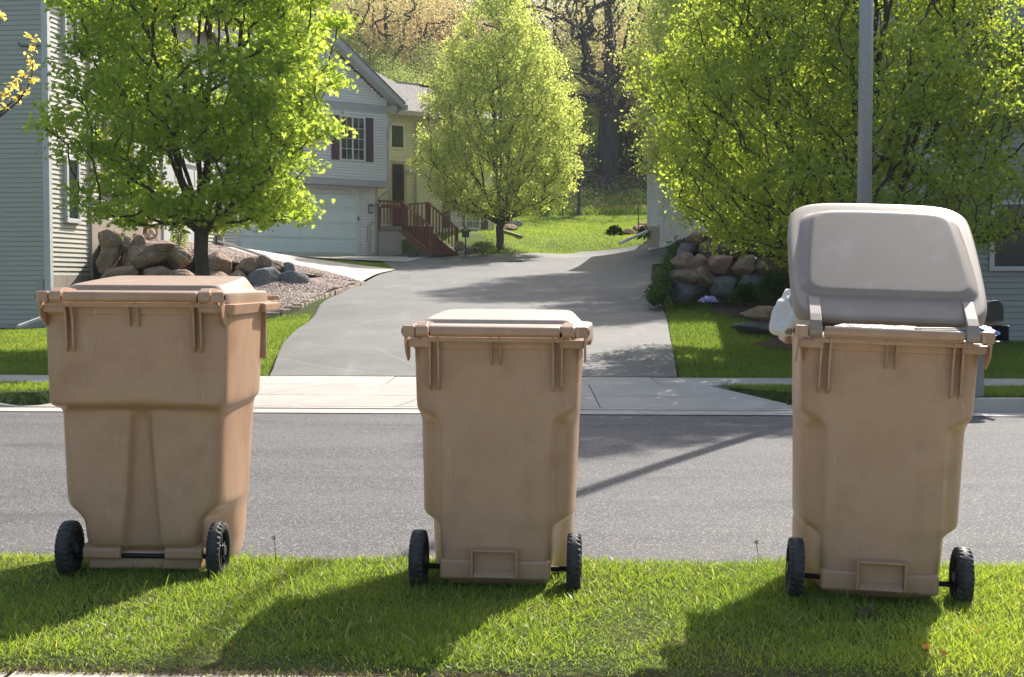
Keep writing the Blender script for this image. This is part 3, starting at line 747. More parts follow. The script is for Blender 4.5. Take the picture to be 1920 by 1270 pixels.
def make_lid(parent, W, Wf, D, zr, ledge=.13, hgt=.075, material='bin_lid', cut=0):
    """closed lid: origin at the hinge axis; brim, domed tray, front skirt"""
    def ring(z, wb, wf, yb, yf, rc, bow=0, zf=None, npt=3):
        # rounded trapezoid, half then mirrored (back centre -> front centre)
        if zf is None: zf = z
        P_ = [(0, yb, z), (wb*.5, yb, z), (wb-rc*1.0, yb, z)]
        for a in (R(30), R(60)): P_.append((wb-rc+rc*math.sin(a), yb+rc-rc*math.cos(a), z))
        P_.append((wb, yb+rc, z)); P_.append(((wb+wf)/2+.004, (yb+yf)/2, (z+zf)/2)); rf = rc*1.15
        P_.append((wf, yf-rf, zf))
        for a in (R(30), R(60)): P_.append((wf-rf+rf*math.cos(a), yf-rf+rf*math.sin(a), zf))
        P_.append((wf-rf, yf, zf)); P_.append((wf*.45, yf+.006, zf)); P_.append((0, yf+.008, zf))
        return P_ + [(-x, y, z_) for x, y, z_ in P_[-2:0:-1]]
    b0 = .056; zb_ = .024+hgt*.36; zf_ = .024+hgt; yA, yB = ledge+.016, D-.135
    pl = lambda y: zb_+(zf_-zb_)*(y-yA)/(yB-yA)
    def top(dw, y0, y1, rc): return [(a_, b_, pl(b_)) for a_, b_, _ in ring(0, W-.060-dw, Wf-.094-dw, y0, y1, rc)]
    def skirt(z, *a, **k): return [(x_, y_, -.006+z if y_ < b0+.02 else -.042+z) for x_, y_, _ in ring(0, *a)]
    rings = [skirt(0, W-.004, Wf-.004, b0, D, .105), skirt(.003, W-.001, Wf-.001, b0-.001, D+.002, .105), ring(.012, W, Wf, b0, D+.002, .105), ring(.0205, W-.005, Wf-.005, b0+.004, D-.005, .105),
             ring(.0215, W-.018, Wf-.030, b0+.02, D-.030, .095), ring(.022, W-.024, Wf-.045, ledge-.006, D-.085, .055), ring(.024, W-.028, Wf-.050, ledge, D-.092, .055),
             ring(zb_-.003, W-.050, Wf-.082, ledge+.010, D-.120, .055, zf=zf_-.006), top(0, yA, yB, .05), top(.012, yA+.010, yB-.014, .048),
             top(.05, yA+.07, yB-.07, .045), top(.14, yA+.15, yB-.16, .035), top(.19, yA+.17, yB-.18, .02), top(.222, yA+.20, yB-.21, .006)]
    n = len(rings[0]); V = [p for r_ in rings for p in r_]; Fc = []
    for i in range(len(rings)-1):
        for k in range(n): Fc.append((i*n+k, i*n+(k+1) % n, (i+1)*n+(k+1) % n, (i+1)*n+k))
    b = (len(rings)-1)*n; m = n//2
    for k in range(m):
        a0, a1 = b+k, b+k+1; c0, c1 = b+(n-k) % n, b+(n-k-1) % n
        Fc.append((a0, a1, c1) if k == 0 else ((a0, a1, c0) if a1 == c1 else (a0, a1, c1, c0)))
    me = bpy.data.meshes.new('lid'); me.from_pydata(V, [], Fc); me.validate()
    bm = bmesh.new(); bm.from_mesh(me); bmesh.ops.recalc_face_normals(bm, faces=bm.faces); bm.to_mesh(me); bm.free(); me.shade_smooth()
    o = link('lid', me, M[material], parent)
    so = o.modifiers.new('thick', 'SOLIDIFY'); so.thickness = .004; so.offset = -1
    add_sub(o, 2)
    # hinge arms with knuckles
    for s in (-1, 1):
        mb = MB(); xa = s*(W-.075)
        mb.prism([(-.018,-.012),(-.010,.020),(.022,.034),(.060,.034),(ledge-.02,.028),(ledge-.005,.020),(.05,.014),(.02,-.004),(.012,-.016)], xa-.021, xa+.021, 'x')
        mb.tube([(xa-.023, 0, 0), (xa+.023, 0, 0)], .0215, 18)
        mb.build('hinge_arm', M['bin' if material != 'bin_lid_grey' else material], o, bevel=.003, seg=2)
    return o
def make_bin(kind, loc, rz, roll, label, lid_angle=0, lid_mat='bin_lid', pitch=0):
    root = empty('wheeled_bin', loc); root.rotation_euler = Euler((R(pitch), R(roll), R(rz)), 'XYZ')
    tag(root, label, 'bin', 'wheeled bins standing on the grass verge')
    A = kind == 'a'
    zt = 1.08 if A else .955; hw = .366 if A else .308; Dp = .80 if A else .71
    zb = 1.112 if A else .985; Wl = .362 if A else .345; yb = -.058
    body = link('body', sym_loft('body', body_keys_a() if A else body_keys_b()), M['bin'], root)
    so = body.modifiers.new('thick', 'SOLIDIFY'); so.thickness = .006; so.offset = -1
    add_sub(body, 2)
    # rim band: hollow frame round the top edge
    def band(z0, z1, o0, o1, y0, name='rim_band'):
        mb = MB()
        def rr(w, ya, yb_, z, rc=.05):
            P_ = []
            for cx_, cy_, a0 in ((w-rc, ya+rc, -90), (w-rc, yb_-rc, 0), (-w+rc, yb_-rc, 90), (-w+rc, ya+rc, 180)):
                for q in range(5): a = R(a0+22.5*q); P_.append((cx_+rc*math.cos(a), cy_+rc*math.sin(a), z))
            return P_
        rs = [rr(hw-.004, -.001, Dp, z0), rr(hw+o0, -.008, Dp+o0, z0), rr(hw+o1, -.014, Dp+o1, z1), rr(hw-.012, .01, Dp-.012, z1), rr(hw-.012, .01, Dp-.012, z0+.01)]
        n = 20; V = [p for r_ in rs for p in r_]; Fc = []
        for i in range(4):
            for k in range(n): Fc.append((i*n+k, i*n+(k+1) % n, (i+1)*n+(k+1) % n, (i+1)*n+k))
        mb.add(V, Fc); return mb.build(name, M['bin'], root, bevel=.003, seg=2, smooth=False)
    band(zt-.038, zt+.004, .012, .020, 0)
    # side grips at the front corners of the rim
    for s in (-1, 1):
        g = MB(); x0, x1 = sorted((s*(hw+.012), s*(hw+.040)))
        g.box((x0, Dp-.30 if A else Dp-.34, zt-.036), (x1, Dp+.01, zt+.002)); g.build('side_grip', M['bin'], root, bevel=.008)
        g = MB(); x0, x1 = sorted((s*(hw-.016), s*(hw+.010)))
        if A: g.box((x0, Dp-.15, zt-.24), (x1, Dp-.135, zt-.03)); g.build('rib', M['bin'], root, bevel=.003)
        g = MB(); x0, x1 = sorted((s*(hw-.05), s*(hw+.035)))
        g.box((x0, Dp+.015, zt+.01), (x1, Dp+.055, zt+.030)); g.build('front_grip', M['bin'], root, bevel=.006)
    # handle bar behind, with brackets
    hb = MB(); e = Wl-.105; hb.tube([(-e, yb, zb), (e, yb, zb)], .0205, 20)
    ho = hb.build('handle_bar', M['bin'], root, bevel=.003, smooth=False)
    for p in ho.data.polygons: p.use_smooth = len(p.vertices) == 4
    for s in (-1, 1):
        mb = MB(); x0, x1 = sorted((s*(Wl-.047), s*Wl))
        mb.box((x0, yb-.019, zb-.021), (x1, yb+.019, zb+.021)); b_ = mb.build('hinge_block', M['bin'], root, bevel=.006)
        pn_ = MB(); pn_.tube([(s*Wl, yb, zb), (s*(Wl+.004), yb, zb)], .011, 12); pn_.build('pin', M['black'], b_)
        br = MB(); xo = s*(Wl-.012)
        br.prism([(yb-.017, zb-.018), (yb+.02, zb-.018), (.03, zb-.035), (.03, zt-.075), (.0, zt-.085), (yb-.0, zb-.075), (yb-.012, zb-.052)], xo-.004, xo+.004, 'x')
        br.build('bracket', M['bin'], root, bevel=.002, seg=1)
        br = MB(); x0, x1 = sorted((s*(Wl-.105), s*(Wl-.016))); br.box((x0, yb+.012, zb-.060), (x1, .02, zb-.030)); br.build('bracket', M['bin'], root, bevel=.004)
    ls = MB(); ls.box((-hw+.03, yb+.006, zb-.040), (hw-.03, -.002, zb-.0215)); ls.build('rear_ledge', M['bin'], root, bevel=.004)
    L1 = zb-(.215 if A else .225); L2 = zb-(.118 if A else .128)
    zt2 = zb-.018
    def prof(low): 
        Hn = zt2-low
        return [(yb-.004, zt2), (yb+.004, zt2-.10*Hn), (yb+.018, zt2-.24*Hn), (-.032, zt2-.45*Hn), (-.026, low+.02), (-.008, low), (.012, low), (.012, zt2)]
    offs = (.247, .215)
    if A: offs = (.262, .235)
    for s in (-1, 1):
        for xo in offs: fin(root, s*xo, prof(L1))
        fin(root, s*.017, prof(L2), .006)
    # axle, wheels and bottom fittings
    ax = .017 if A else .018
    zc = .112; yw = .098 if A else .055
    a_ = MB(); a_.tube([(-.30, yw, zc-.03), (.30, yw, zc-.03)], .010, 12); a_.build('axle', M['blacksteel'], root, smooth=True)
    r_ = .112; zc2 = r_-.0
    for s in (-1, 1): wheel(root, s*.297, r_, .052, yw, zc2-.004, s)
    if A:
        for s in (-1, 1):
            mb = MB(); x0, x1 = sorted((s*.088, s*.238)); mb.prism([(.072,.112),(.072,.078),(.080,.072),(.16,.072),(.16,.13),(.10,.13)], x0, x1, 'x'); mb.build('axle_housing', M['bin'], root, bevel=.006)
        mb = MB(); mb.box((-.225, .105, .025), (.225, .20, .10)); mb.build('foot_bar', M['bin'], root, bevel=.010)
    else:
        mb = MB(); mb.box((-.208, -.012, .048), (.208, .09, .122)); mb.build('axle_housing', M['bin'], root, bevel=.010)
        # toe pocket: recessed box with a raised frame
        t_ = MB(); w0, z0, z1 = .087, .062, .166; y0, y1 = -.048, .02
        t_.box((-w0, y0, z0), (-w0+.007, y1, z1)); t_.box((w0-.007, y0, z0), (w0, y1, z1))
        t_.box((-w0+.007, y0, z0), (w0-.007, y1, z0+.007)); t_.box((-w0+.007, y0, z1-.007), (w0-.007, y1, z1))
        t_.box((-w0+.007, y1-.034, z0+.007), (w0-.007, y1-.028, z1-.007))
        t_.prism([(y0+.004, z0+.006), (y1-.03, z0+.006), (y1-.03, z0+.030)], -w0+.008, w0-.008, 'x')
        t_.build('toe_pocket', M['bin'], root, bevel=.002, seg=1)
    lid = make_lid(root, Wl+.002 if not A else .362, .35 if not A else .375, Dp+.085, 0, material=lid_mat, hgt=.046 if not A else .060, ledge=.185)
    lid.location = (0, yb, zb); lid.rotation_euler = (R(lid_angle), 0, 0)
    return root
BIN_L = make_bin('a', (-1.465, 5.37, -.006), -1.5, .3, 'big tan wheeled bin with overhanging upper body and split lower back, leftmost of three', lid_mat='bin_lid_tan')
BIN_M = make_bin('b', (-.065, 5.19, -.006), -4.5, .4, 'tan wheeled bin with its lid shut, alone in the middle in front of the driveway')
BIN_R = make_bin('b', (1.325, 4.97, -.006), -7, 2.0, 'tan wheeled bin with its faded lid propped half open over white and blue bags', lid_angle=37, lid_mat='bin_lid_grey')
# what the open bin holds
def lump(name, c, r, material, label, cat, seed, sq=(1,1,1), amp=.18, sub=3):
    bm = bmesh.new(); bmesh.ops.create_icosphere(bm, subdivisions=sub, radius=1.0); rr = np.random.default_rng(seed)
    ph = rr.random((6, 3))*6
    for v in bm.verts:
        d = v.co.normalized(); k = 1
        for i in range(6): k += amp/ (1+i*.5)*math.sin(d.dot(Vector(ph[i]-3))*(1.2+i*.8)+ph[i][0])
        v.co = Vector((d.x*sq[0], d.y*sq[1], d.z*sq[2]))*r*k
    me = bpy.data.meshes.new(name); bm.to_mesh(me); bm.free(); me.shade_smooth()
    o = link(name, me, M[material], None, loc=c)
    return tag(o, label, cat)
p = P(1494, 592, 5.30); lump('refuse_bag', p, .088, 'whitebag', 'stuffed white plastic sack bulging out under the propped lid of the open bin', 'bag', 3, (.75,1.5,1.05), amp=.24, sub=4)
p = P(1660, 655, 5.40); lump('refuse_bag', p, .25, 'whitebag', 'white sack inside the open bin, only its top showing below the raised lid', 'bag', 5, (1.0,.9,.45))
p = P(1838, 626, 5.15); lump('plastic_bag', p, .055, 'bluebag', 'crumpled bright blue plastic wrapper sticking out at the right rim of the open bin', 'plastic bag', 8, (.95,1,.45), amp=.25)
mb = MB(); c = P(1762, 620, 5.12)
for i in range(3): mb.box((c.x-.07, c.y-.05+i*.03, c.z-.008+i*.005), (c.x+.065, c.y+.09, c.z-.001+i*.005), Matrix.Identity(4))
tag(mb.build('folded_paper', M['paper'], bevel=.002, seg=1), 'folded white paper lying on top of the rubbish in the open bin', 'paper')
p = P(1479, 622, 5.18); lump('crumpled_wrapper', p, .013, 'card', 'small crumpled reddish wrapper on the rim beside the white sack', 'wrapper', 9, (.8,1,.9), amp=.3)
# ---------------------------------------------------------------- buildings
def board_mesh(name, L, pitch, material, proud=.020):
    mb = MB(); mb.prism([(0,.008),(-proud,.008),(-proud,.016),(-.006,pitch),(0,pitch)], 0, L, 'x'); return link_mesh(mb, name, material)
def link_mesh(mb, name, material):
    me = mb.mesh(name); me.materials.append(material); return me
def boards(parent, material, x0, x1, z0, z1, y, pitch=.1016, rz=0, origin=None, gable=None):
    """individual horizontal vinyl boards on a wall; wall runs along local x, faces -y"""
    me = board_mesh('siding_board', x1-x0, pitch, material); k = 0; z = z0
    while z < z1-.001:
        o = bpy.data.objects.new('siding_board', me); COL.objects.link(o); o.parent = parent
        if rz == 0: o.location = (x0, y, z)
        else: o.location = (origin[0], origin[1], z); o.rotation_euler = (0, 0, rz)
        z += pitch; k += 1
    return me
def boards_mesh(x0, x1, z0, z1, y, pitch=.1016, cut=None, proud=.030, mb=None):
    mb = mb or MB(); z = z0
    while z < z1-.001:
        a, b = x0, x1
        if cut: a, b = cut(z+pitch*.5)
        if b-a > .05: mb.add([(a, y, z+.018), (a, y-proud, z+.018), (a, y-proud, z+.026), (a, y-.003, z+pitch), (b, y, z+.018), (b, y-proud, z+.018), (b, y-proud, z+.026), (b, y-.003, z+pitch)],
                           [(0,1,5,4),(1,2,6,5),(2,3,7,6),(0,3,2,1),(4,5,6,7)])
        z += pitch
    return mb
def window(parent, x0, x1, z0, z1, y, frame='trim', cols=2, rows=2, fw=.06, split=True, blind=None, Mx=None):
    mb = MB(); p = .05; bx = lambda a, b: mb.box(a, b)
    bx((x0-fw, y-p, z0-fw), (x1+fw, y, z0)); bx((x0-fw, y-p, z1), (x1+fw, y, z1+fw)); bx((x0-fw, y-p, z0), (x0, y, z1)); bx((x1, y-p, z0), (x1+fw, y, z1))
    if split: xm = (x0+x1)/2; bx((xm-.03, y-p+.01, z0), (xm+.03, y, z1))
    fr = mb.build('window', M[frame], parent, bevel=.004, seg=1)
    halves = [(x0, (x0+x1)/2-.03), ((x0+x1)/2+.03, x1)] if split else [(x0, x1)]
    for i, (a, b) in enumerate(halves):
        g = MB(); g.box((a, y-.028, z0), (b, y-.020, z1)); g.build('pane', M['glass'], fr)
        m_ = MB(); n = 0
        for c in range(1, cols): xx = a+(b-a)*c/cols; m_.box((xx-.009, y-.038, z0+.001), (xx+.009, y-.029, z1-.001)); n += 1
        for r_ in range(1, rows): zz = z0+(z1-z0)*r_/rows; m_.box((a+.001, y-.037, zz-.009), (b-.001, y-.0285, zz+.009)); n += 1
        if n: m_.build('muntin', M[frame], fr)
        if blind is not None and i == blind:
            s_ = MB(); z = z0+.02
            while z < z1-.03: s_.box((a+.01, y-.0335, z), (b-.01, y-.0285, z+.028)); z += .055
            s_.build('blind', M['blind'], fr)
    return fr
def extruded(name, poly, y0, y1, material, parent, bevel=0, axis='y'):
    mb = MB(); mb.prism(poly, y0, y1, axis); return mb.build(name, material, parent, bevel=bevel, seg=1)

# ---- left house: grey-beige vinyl, lit side wall
LZ = .20; LA = R(-8.1)
LH = empty('house', (-9.62, 28.9, 0), LA)
tag(LH, 'grey-beige vinyl sided house at the left edge, its side wall lit by the sun', 'house')
EV = 7.9; WD = 9.0; DP = 10.0
mb = MB(); mb.box((-WD, .0, LZ-.6), (-.02, DP, EV)); mb.build('wall', M['sid_left'], LH)
fz = LZ+.0
boards(LH, M['sid_left'], -3.2, -.11, LZ+.06, EV-.05, -.001)
# corner posts
mb = MB(); mb.box((-.11, -.035, LZ-.3), (.028, .105, EV)); mb.build('corner_post', M['trim'], LH, bevel=.004, seg=1)
# side wall boards: foundation steps up with the ground
me = board_mesh('siding_board', 1.78, .1016, M['sid_left'], .028); z = 1.27
while z < EV-.05:
    o = bpy.data.objects.new('siding_board', me); COL.objects.link(o); o.parent = LH; o.location = (-.019, .108, z); o.rotation_euler = (0, 0, R(90)); z += .1016
me = board_mesh('siding_board', 3.9, .1016, M['sid_left'], .028); z = 2.55
while z < EV-.05:
    o = bpy.data.objects.new('siding_board', me); COL.objects.link(o); o.parent = LH; o.location = (-.019, 2.02, z); o.rotation_euler = (0, 0, R(90)); z += .1016
me = board_mesh('siding_board', .80, .1016, M['sid_left'], .028); z = 2.15
while z < EV-.05:
    o = bpy.data.objects.new('siding_board', me); COL.objects.link(o); o.parent = LH; o.location = (-.019, 9.12, z); o.rotation_euler = (0, 0, R(90)); z += .1016
mb = MB(); mb.box((-.019, 1.89, .3), (.06, 2.02, EV)); mb.build('corner_post', M['trimtan'], LH, bevel=.004, seg=1)
mb = MB(); mb.box((-.019, 9.92, 1.5), (.05, 10.04, EV)); mb.build('corner_post', M['trim'], LH, bevel=.004, seg=1)
for i in range(5):
    a = .11+.62*i; b = min(a+.612, 1.885)
    if b-a > .05:
        for j in range(3): mb = MB(); mb.box((-.019, a, .35+j*.307), (.012, b, .35+j*.307+.300)); mb.build('foundation_block', M['found'], LH, bevel=.004, seg=1)
mb = MB(); mb.box((-.019, 2.02, .4), (.015, 5.95, 2.55)); mb.build('foundation', M['found'], LH)
def side_window(y0, y1, z0, z1):
    mb = MB(); f = .09; X1 = .075
    mb.box((-.019, y0-f, z0-f), (X1, y1+f, z0)); mb.box((-.019, y0-f, z1), (X1, y1+f, z1+f)); mb.box((-.019, y0-f, z0), (X1, y0, z1)); mb.box((-.019, y1, z0), (X1, y1+f, z1))
    fr = mb.build('window', M['trim'], LH, bevel=.004, seg=1)
    g = MB(); g.box((.02, y0, z0), (.030, y1, z1)); g.build('pane', M['glass'], fr)
side_window(.78, 1.25, 2.5, 3.75); side_window(.78, 1.25, 6.0, 7.2)
side_window(3.0, 3.9, 5.2, 6.4); side_window(3.0, 3.9, 2.9, 3.9)
for yy in (2.6, 3.95):
    mb = MB(); mb.box((.01, yy, 3.1), (.05, yy+.30, 4.9)); mb.build('shutter', M['shutter'], LH, bevel=.004, seg=1)
# single garage door in the side wall
mb = MB(); mb.box((-.019, 6.0, 2.02), (.05, 6.16, 4.35)); mb.box((-.019, 8.92, 2.02), (.05, 9.08, 4.35)); mb.box((-.019, 6.16, 4.22), (.05, 8.92, 4.35)); mb.build('garage_door_frame', M['trim'], LH, bevel=.004, seg=1)
gd = MB(); gd.box((-.019, 6.16, 2.02), (-.005, 8.92, 4.22)); gdo = gd.build('garage_door', M['trim'], LH)
for r_ in range(4):
    for c_ in range(4):
        q = MB(); q.box((-.0049, 6.22+c_*.68, 2.09+r_*.535), (.008, 6.22+c_*.68+.58, 2.09+r_*.535+.40)); q.build('door_panel', M['trim'], gdo, bevel=.006, seg=1)
mb = MB(); mb.box((-.019, 6.0, 4.36), (.0, 9.1, EV)); mb.build('wall', M['sid_left'], LH)
me = board_mesh('siding_board', 3.16, .1016, M['sid_left'], .026); z = 4.42
while z < EV-.05:
    o = bpy.data.objects.new('siding_board', me); COL.objects.link(o); o.parent = LH; o.location = (.001, 5.94, z); o.rotation_euler = (0, 0, R(90)); z += .1016
# roof
mb = MB(); mb.prism([(-WD-.4, EV-.1), (-WD/2, EV+2.3), (.42, EV-.1), (.42, EV+.08), (-WD/2, EV+2.5), (-WD-.4, EV+.08)], -.4, DP+.4, 'y'); mb.build('roof', M['shingle'], LH)
mb = MB(); mb.prism([(-WD, EV), (-WD/2, EV+2.2), (0, EV)], .0, .1, 'y'); mb.build('gable', M['sid_left'], LH)
mb = MB(); mb.bar((-.55, -.05, 6.02), (-.12, -.03, 6.02), .02, .02); mb.bar((-.55, -.05, 6.02), (-.60, -.07, 6.10), .02, .02); mb.build('wall_bracket', M['iron'], LH)
mb = MB(); mb.box((-.22, -.07, .22), (-.125, -.018, 1.22)); mb.build('meter_box', M['trimgrey'], LH, bevel=.006, seg=1)
mb = MB(); a = P(80, 596, 28.6); b = P(34, 613, 27.9); mb.bar(a, b, .085, .065)
tag(mb.build('downspout_extension', M['trim'], bevel=.01), 'short white downspout extension lying on the grass at the left house corner', 'downspout')
mb = MB(); a = P(408, 452, 38.6); b = P(500, 482, 39.0); mb.bar(a, b, .10, .075); 
tag(mb.build('downspout_extension', M['trim'], bevel=.01), 'long white downspout extension sloping down onto the pale concrete pad', 'downspout')
mb = MB(); a = P(413, 468, 38.6); mb.box((a.x-.10, a.y, a.z-.3), (a.x+.08, a.y+.18, a.z+.38)); mb.box((a.x-.13, a.y-.03, a.z+.38), (a.x+.11, a.y+.21, a.z+.43))
tag(mb.build('dark_post', M['greywood'], bevel=.01), 'short dark post beside the far corner of the left house', 'post')

# ---- house with the double garage
GO = Vector((-5.01, 51.5)); GA = R(40); gu = Vector((math.cos(GA), math.sin(GA))); gv = Vector((-math.sin(GA), math.cos(GA)))
def gp(px, py, yl):
    """local x and height of a photo point on the house plane at local depth yl"""
    k = (px-960)/F*1.0; d1 = P(px, py, 1.0)   # ray at depth 1
    ox, oy = GO.x+gv.x*yl, GO.y+gv.y*yl
    s = (d1.x*oy-ox)/(gu.x-d1.x*gu.y); Y = oy+gu.y*s
    return s, P(px, py, Y).z
GH = empty('house', (GO.x, GO.y, 0), GA)
tag(GH, 'pale house with double garage and plum shutters at the top of the driveway', 'house')
zb = gp(707, 480, 0)[1]
xd0, xd1 = gp(450, 478, 0)[0], gp(668, 478, 0)[0]
xl = xd0-1.6
xr, zo = gp(727, 349, -.5); zf = gp(727, 213, -.5)[1]
ztop = gp(727, 205, -.5)[1]
mb = MB(); mb.box((xl, .02, zb-.6), (-.01, 8, zo+.1)); mb.build('wall', M['sid_white'], GH)
s = MB(); boards_mesh(xl, xd0-.13, zb, zo, 0, mb=s); boards_mesh(xd1+.14, -.09, zb, zo, 0, mb=s); boards_mesh(xd0-.13, xd1+.14, zb+2.4, zo, 0, mb=s)
tag(s.build('siding', M['sid_white'], GH), kind='stuff')
mb = MB(); mb.box((-.09, -.03, zb-.2), (.02, .10, zo)); mb.build('corner_post', M['trimtan'], GH)
dt = zb+2.22
mb = MB(); mb.box((xd0-.13, -.04, zb-.1), (xd0, .0, dt+.13)); mb.box((xd1, -.04, zb-.1), (xd1+.14, .0, dt+.13)); mb.box((xd0, -.04, dt), (xd1, .0, dt+.13)); mb.build('garage_door_frame', M['trim'], GH)
dg = MB(); 
for r_ in range(4): z0 = zb+.01+r_*.55; dg.box((xd0+.002, -.004, z0), (xd1-.002, .012, z0+.542))
dgo = dg.build('garage_door', M['door'], GH)
pw = (xd1-xd0)/8
pm = MB(); pm.box((0, 0, 0), (pw*.78, .012, .33)); pme = pm.mesh('door_panel', .008, 1); pme.materials.append(M['door'])
fm = MB(); q = pw*.78
for a_, b_ in (((-.03,-.034,-.03),(q+.03,-.0,-.012)), ((-.03,-.012,.342),(q+.03,0,.36)), ((-.03,-.012,-.012),(-.012,0,.342)), ((q+.012,-.012,-.012),(q+.03,0,.342))): fm.box(a_, b_)
fme = fm.mesh('panel_moulding'); fme.materials.append(M['door'])
for r_ in range(4):
    for c_ in range(8):
        o = bpy.data.objects.new('door_panel', pme); COL.objects.link(o); o.parent = dgo; o.location = (xd0+c_*pw+pw*.11, -.012, zb+.11+r_*.55)
        o = bpy.data.objects.new('panel_moulding', fme); COL.objects.link(o); o.parent = dgo; o.location = (xd0+c_*pw+pw*.11, -.0045, zb+.11+r_*.55)
mb = MB(); mb.box((xd0+4*pw-.10, -.05, zb+1.0), (xd0+4*pw-.03, -.012, zb+1.06)); mb.build('handle', M['iron'], dgo)
mb = MB(); mb.box((xd1+.05, -.055, zb+1.28), (xd1+.095, -.04, zb+1.42)); mb.build('keypad', M['iron'], GH)
# upper bay
x0 = xr-6.9
mb = MB(); mb.box((x0, -.48, zo), (xr-.01, 8, ztop+.4)); mb.build('upper_wall', M['sid_white'], GH)
mb = MB(); mb.box((x0, -.56, zo-.06), (xr+.03, -.3, zo+.16)); mb.box((x0, -.3, zo-.06), (xr+.03, .02, zo-.01)); mb.build('bay_skirt', M['trimgrey'], GH)
hw_ = (xr-x0)/2; xm = (xr+x0)/2; rise = .72
cutf = lambda z: (x0+.02, xr-.10) if z < ztop+.2 else (xm-(hw_-(z-ztop-.2)/rise), xm+(hw_-(z-ztop-.2)/rise))
s = MB(); boards_mesh(x0, xr-.1, zo+.16, zf-.02, -.5, mb=s); boards_mesh(0, 0, zf+.25, ztop+.2+hw_*rise, -.5, cut=cutf, mb=s)
tag(s.build('siding', M['sid_white'], GH), kind='stuff')
mb = MB(); mb.prism([(x0, ztop+.2), (xm, ztop+.2+hw_*rise), (xr, ztop+.2)], -.49, 3.0, 'y'); mb.build('gable', M['sid_white'], GH)
mb = MB(); mb.box((x0, -.55, zf), (xr+.02, -.5, zf+.25)); mb.build('frieze', M['trimgrey'], GH)
mb = MB(); mb.box((xr-.10, -.53, zo+.16), (xr+.02, -.40, zf)); mb.build('corner_post', M['trim'], GH)
ov = .42; zr0 = ztop+.28
for sg in (-1, 1):
    ex = xm+sg*(hw_+ov); ez = zr0-ov*rise; pk = zr0+hw_*rise
    poly = [(ex, ez), (xm, pk), (xm, pk+.30), (ex, ez+.22)]
    mb = MB(); mb.prism(poly, -.98, -.93, 'y'); mb.build('rake_board', M['trimgrey'], GH)
    mb = MB(); mb.prism([(ex, ez+.02), (xm, pk+.02), (xm, pk+.06), (ex, ez+.06)], -.93, -.48, 'y'); mb.build('soffit', M['trimgrey'], GH)
    mb = MB(); mb.prism([(ex+sg*.05, ez+.20), (xm, pk+.30), (xm, pk+.36), (ex+sg*.05, ez+.26)], -1.0, 5.0, 'y'); mb.build('roof', M['shingle'], GH)
mb = MB(); ex = xr+ov; ez = zr0-ov*rise
mb.box((ex-.02, -.98, ez-.0), (ex+.16, 2.2, ez+.18)); mb.box((xr, -.95, ez-.02), (ex+.02, -.4, ez+.0)); mb.build('gutter', M['trimgrey'], GH)
mb = MB(); mb.box((xr-.12, -.98, ez-.12), (xr+.10, -.5, ez+.10)); mb.build('eave_return', M['trimtan'], GH)
mb = MB(); mb.tube([(xr+.30, -.75, ez), (xr+.25, -.72, ez-.2), (xr+.02, -.58, ez-.55), (xr-.02, -.58, ez-.8), (xr-.02, -.58, zo-.15), (xr-.35, -.2, zo-.55), (.06, -.12, zo-.65), (.06, -.12, zo-.75)], .05, 6)
mb.build('downspout', M['trimtan'], GH)
mb = MB(); lx = -.42; mb.tube([(lx+.18, -.10, zb+1.25), (lx, -.12, zb+1.1), (lx, -.12, zb+.12), (lx+.1, -.3, zb+.06)], .05, 6); mb.build('downspout', M['trimtan'], GH)
a = gp(617, 300, -.5)[0]; zw0, zw1 = gp(670, 300, -.5)[1], gp(670, 222, -.5)[1]; xw1 = gp(681, 250, -.5)[0]; xw0 = gp(639, 250, -.5)[0]
window(GH, xw0, xw1, zw0, zw1, -.51, cols=2, rows=4)
sh0, sh1 = gp(685, 250, -.5)[0], gp(699, 250, -.5)[0]
def shutter(x0, x1, z0, z1, y):
    mb = MB(); mb.box((x0, y-.03, z0), (x1, y, z1)); so_ = mb.build('shutter', M['shutter'], GH)
    mb = MB(); z = z0+.06
    while z < z1-.08: mb.box((x0+.05, y-.042, z), (x1-.05, y-.031, z+.03)); z += .055
    mb.build('louvres', M['shutter'], so_)
shutter(sh0, sh1, zw0-.05, zw1+.05, -.512); shutter(xw0-.05-(sh1-sh0)-.04, xw0-.09, zw0-.05, zw1+.05, -.512)
x_ = gp(520, 250, -.5)[0]; window(GH, x_-.5, x_+.5, zw0, zw1, -.51, cols=2, rows=4); shutter(x_+.6, x_+1.0, zw0-.05, zw1+.05, -.512)
# wall lamp by the garage
lx, lz = gp(694, 392, -.05); mb = MB(); mb.box((lx-.06, -.03, lz-.12), (lx+.06, -.017, lz+.14)); mb.box((lx-.07, -.16, lz+.10), (lx+.07, -.03, lz+.16)); mb.box((lx-.06, -.15, lz-.16), (lx+.06, -.04, lz-.12)); 
for sx in (-1, 1):
    for yy in (-.145, -.045): mb.box((lx+sx*.052-.006, yy-.006, lz-.12), (lx+sx*.052+.006, yy+.006, lz+.10))
lo_ = mb.build('wall_lamp', M['iron'], GH); mb = MB(); mb.box((lx-.04, -.13, lz-.115), (lx+.04, -.06, lz+.095)); mb.build('lamp_glass', M['trim'], lo_)
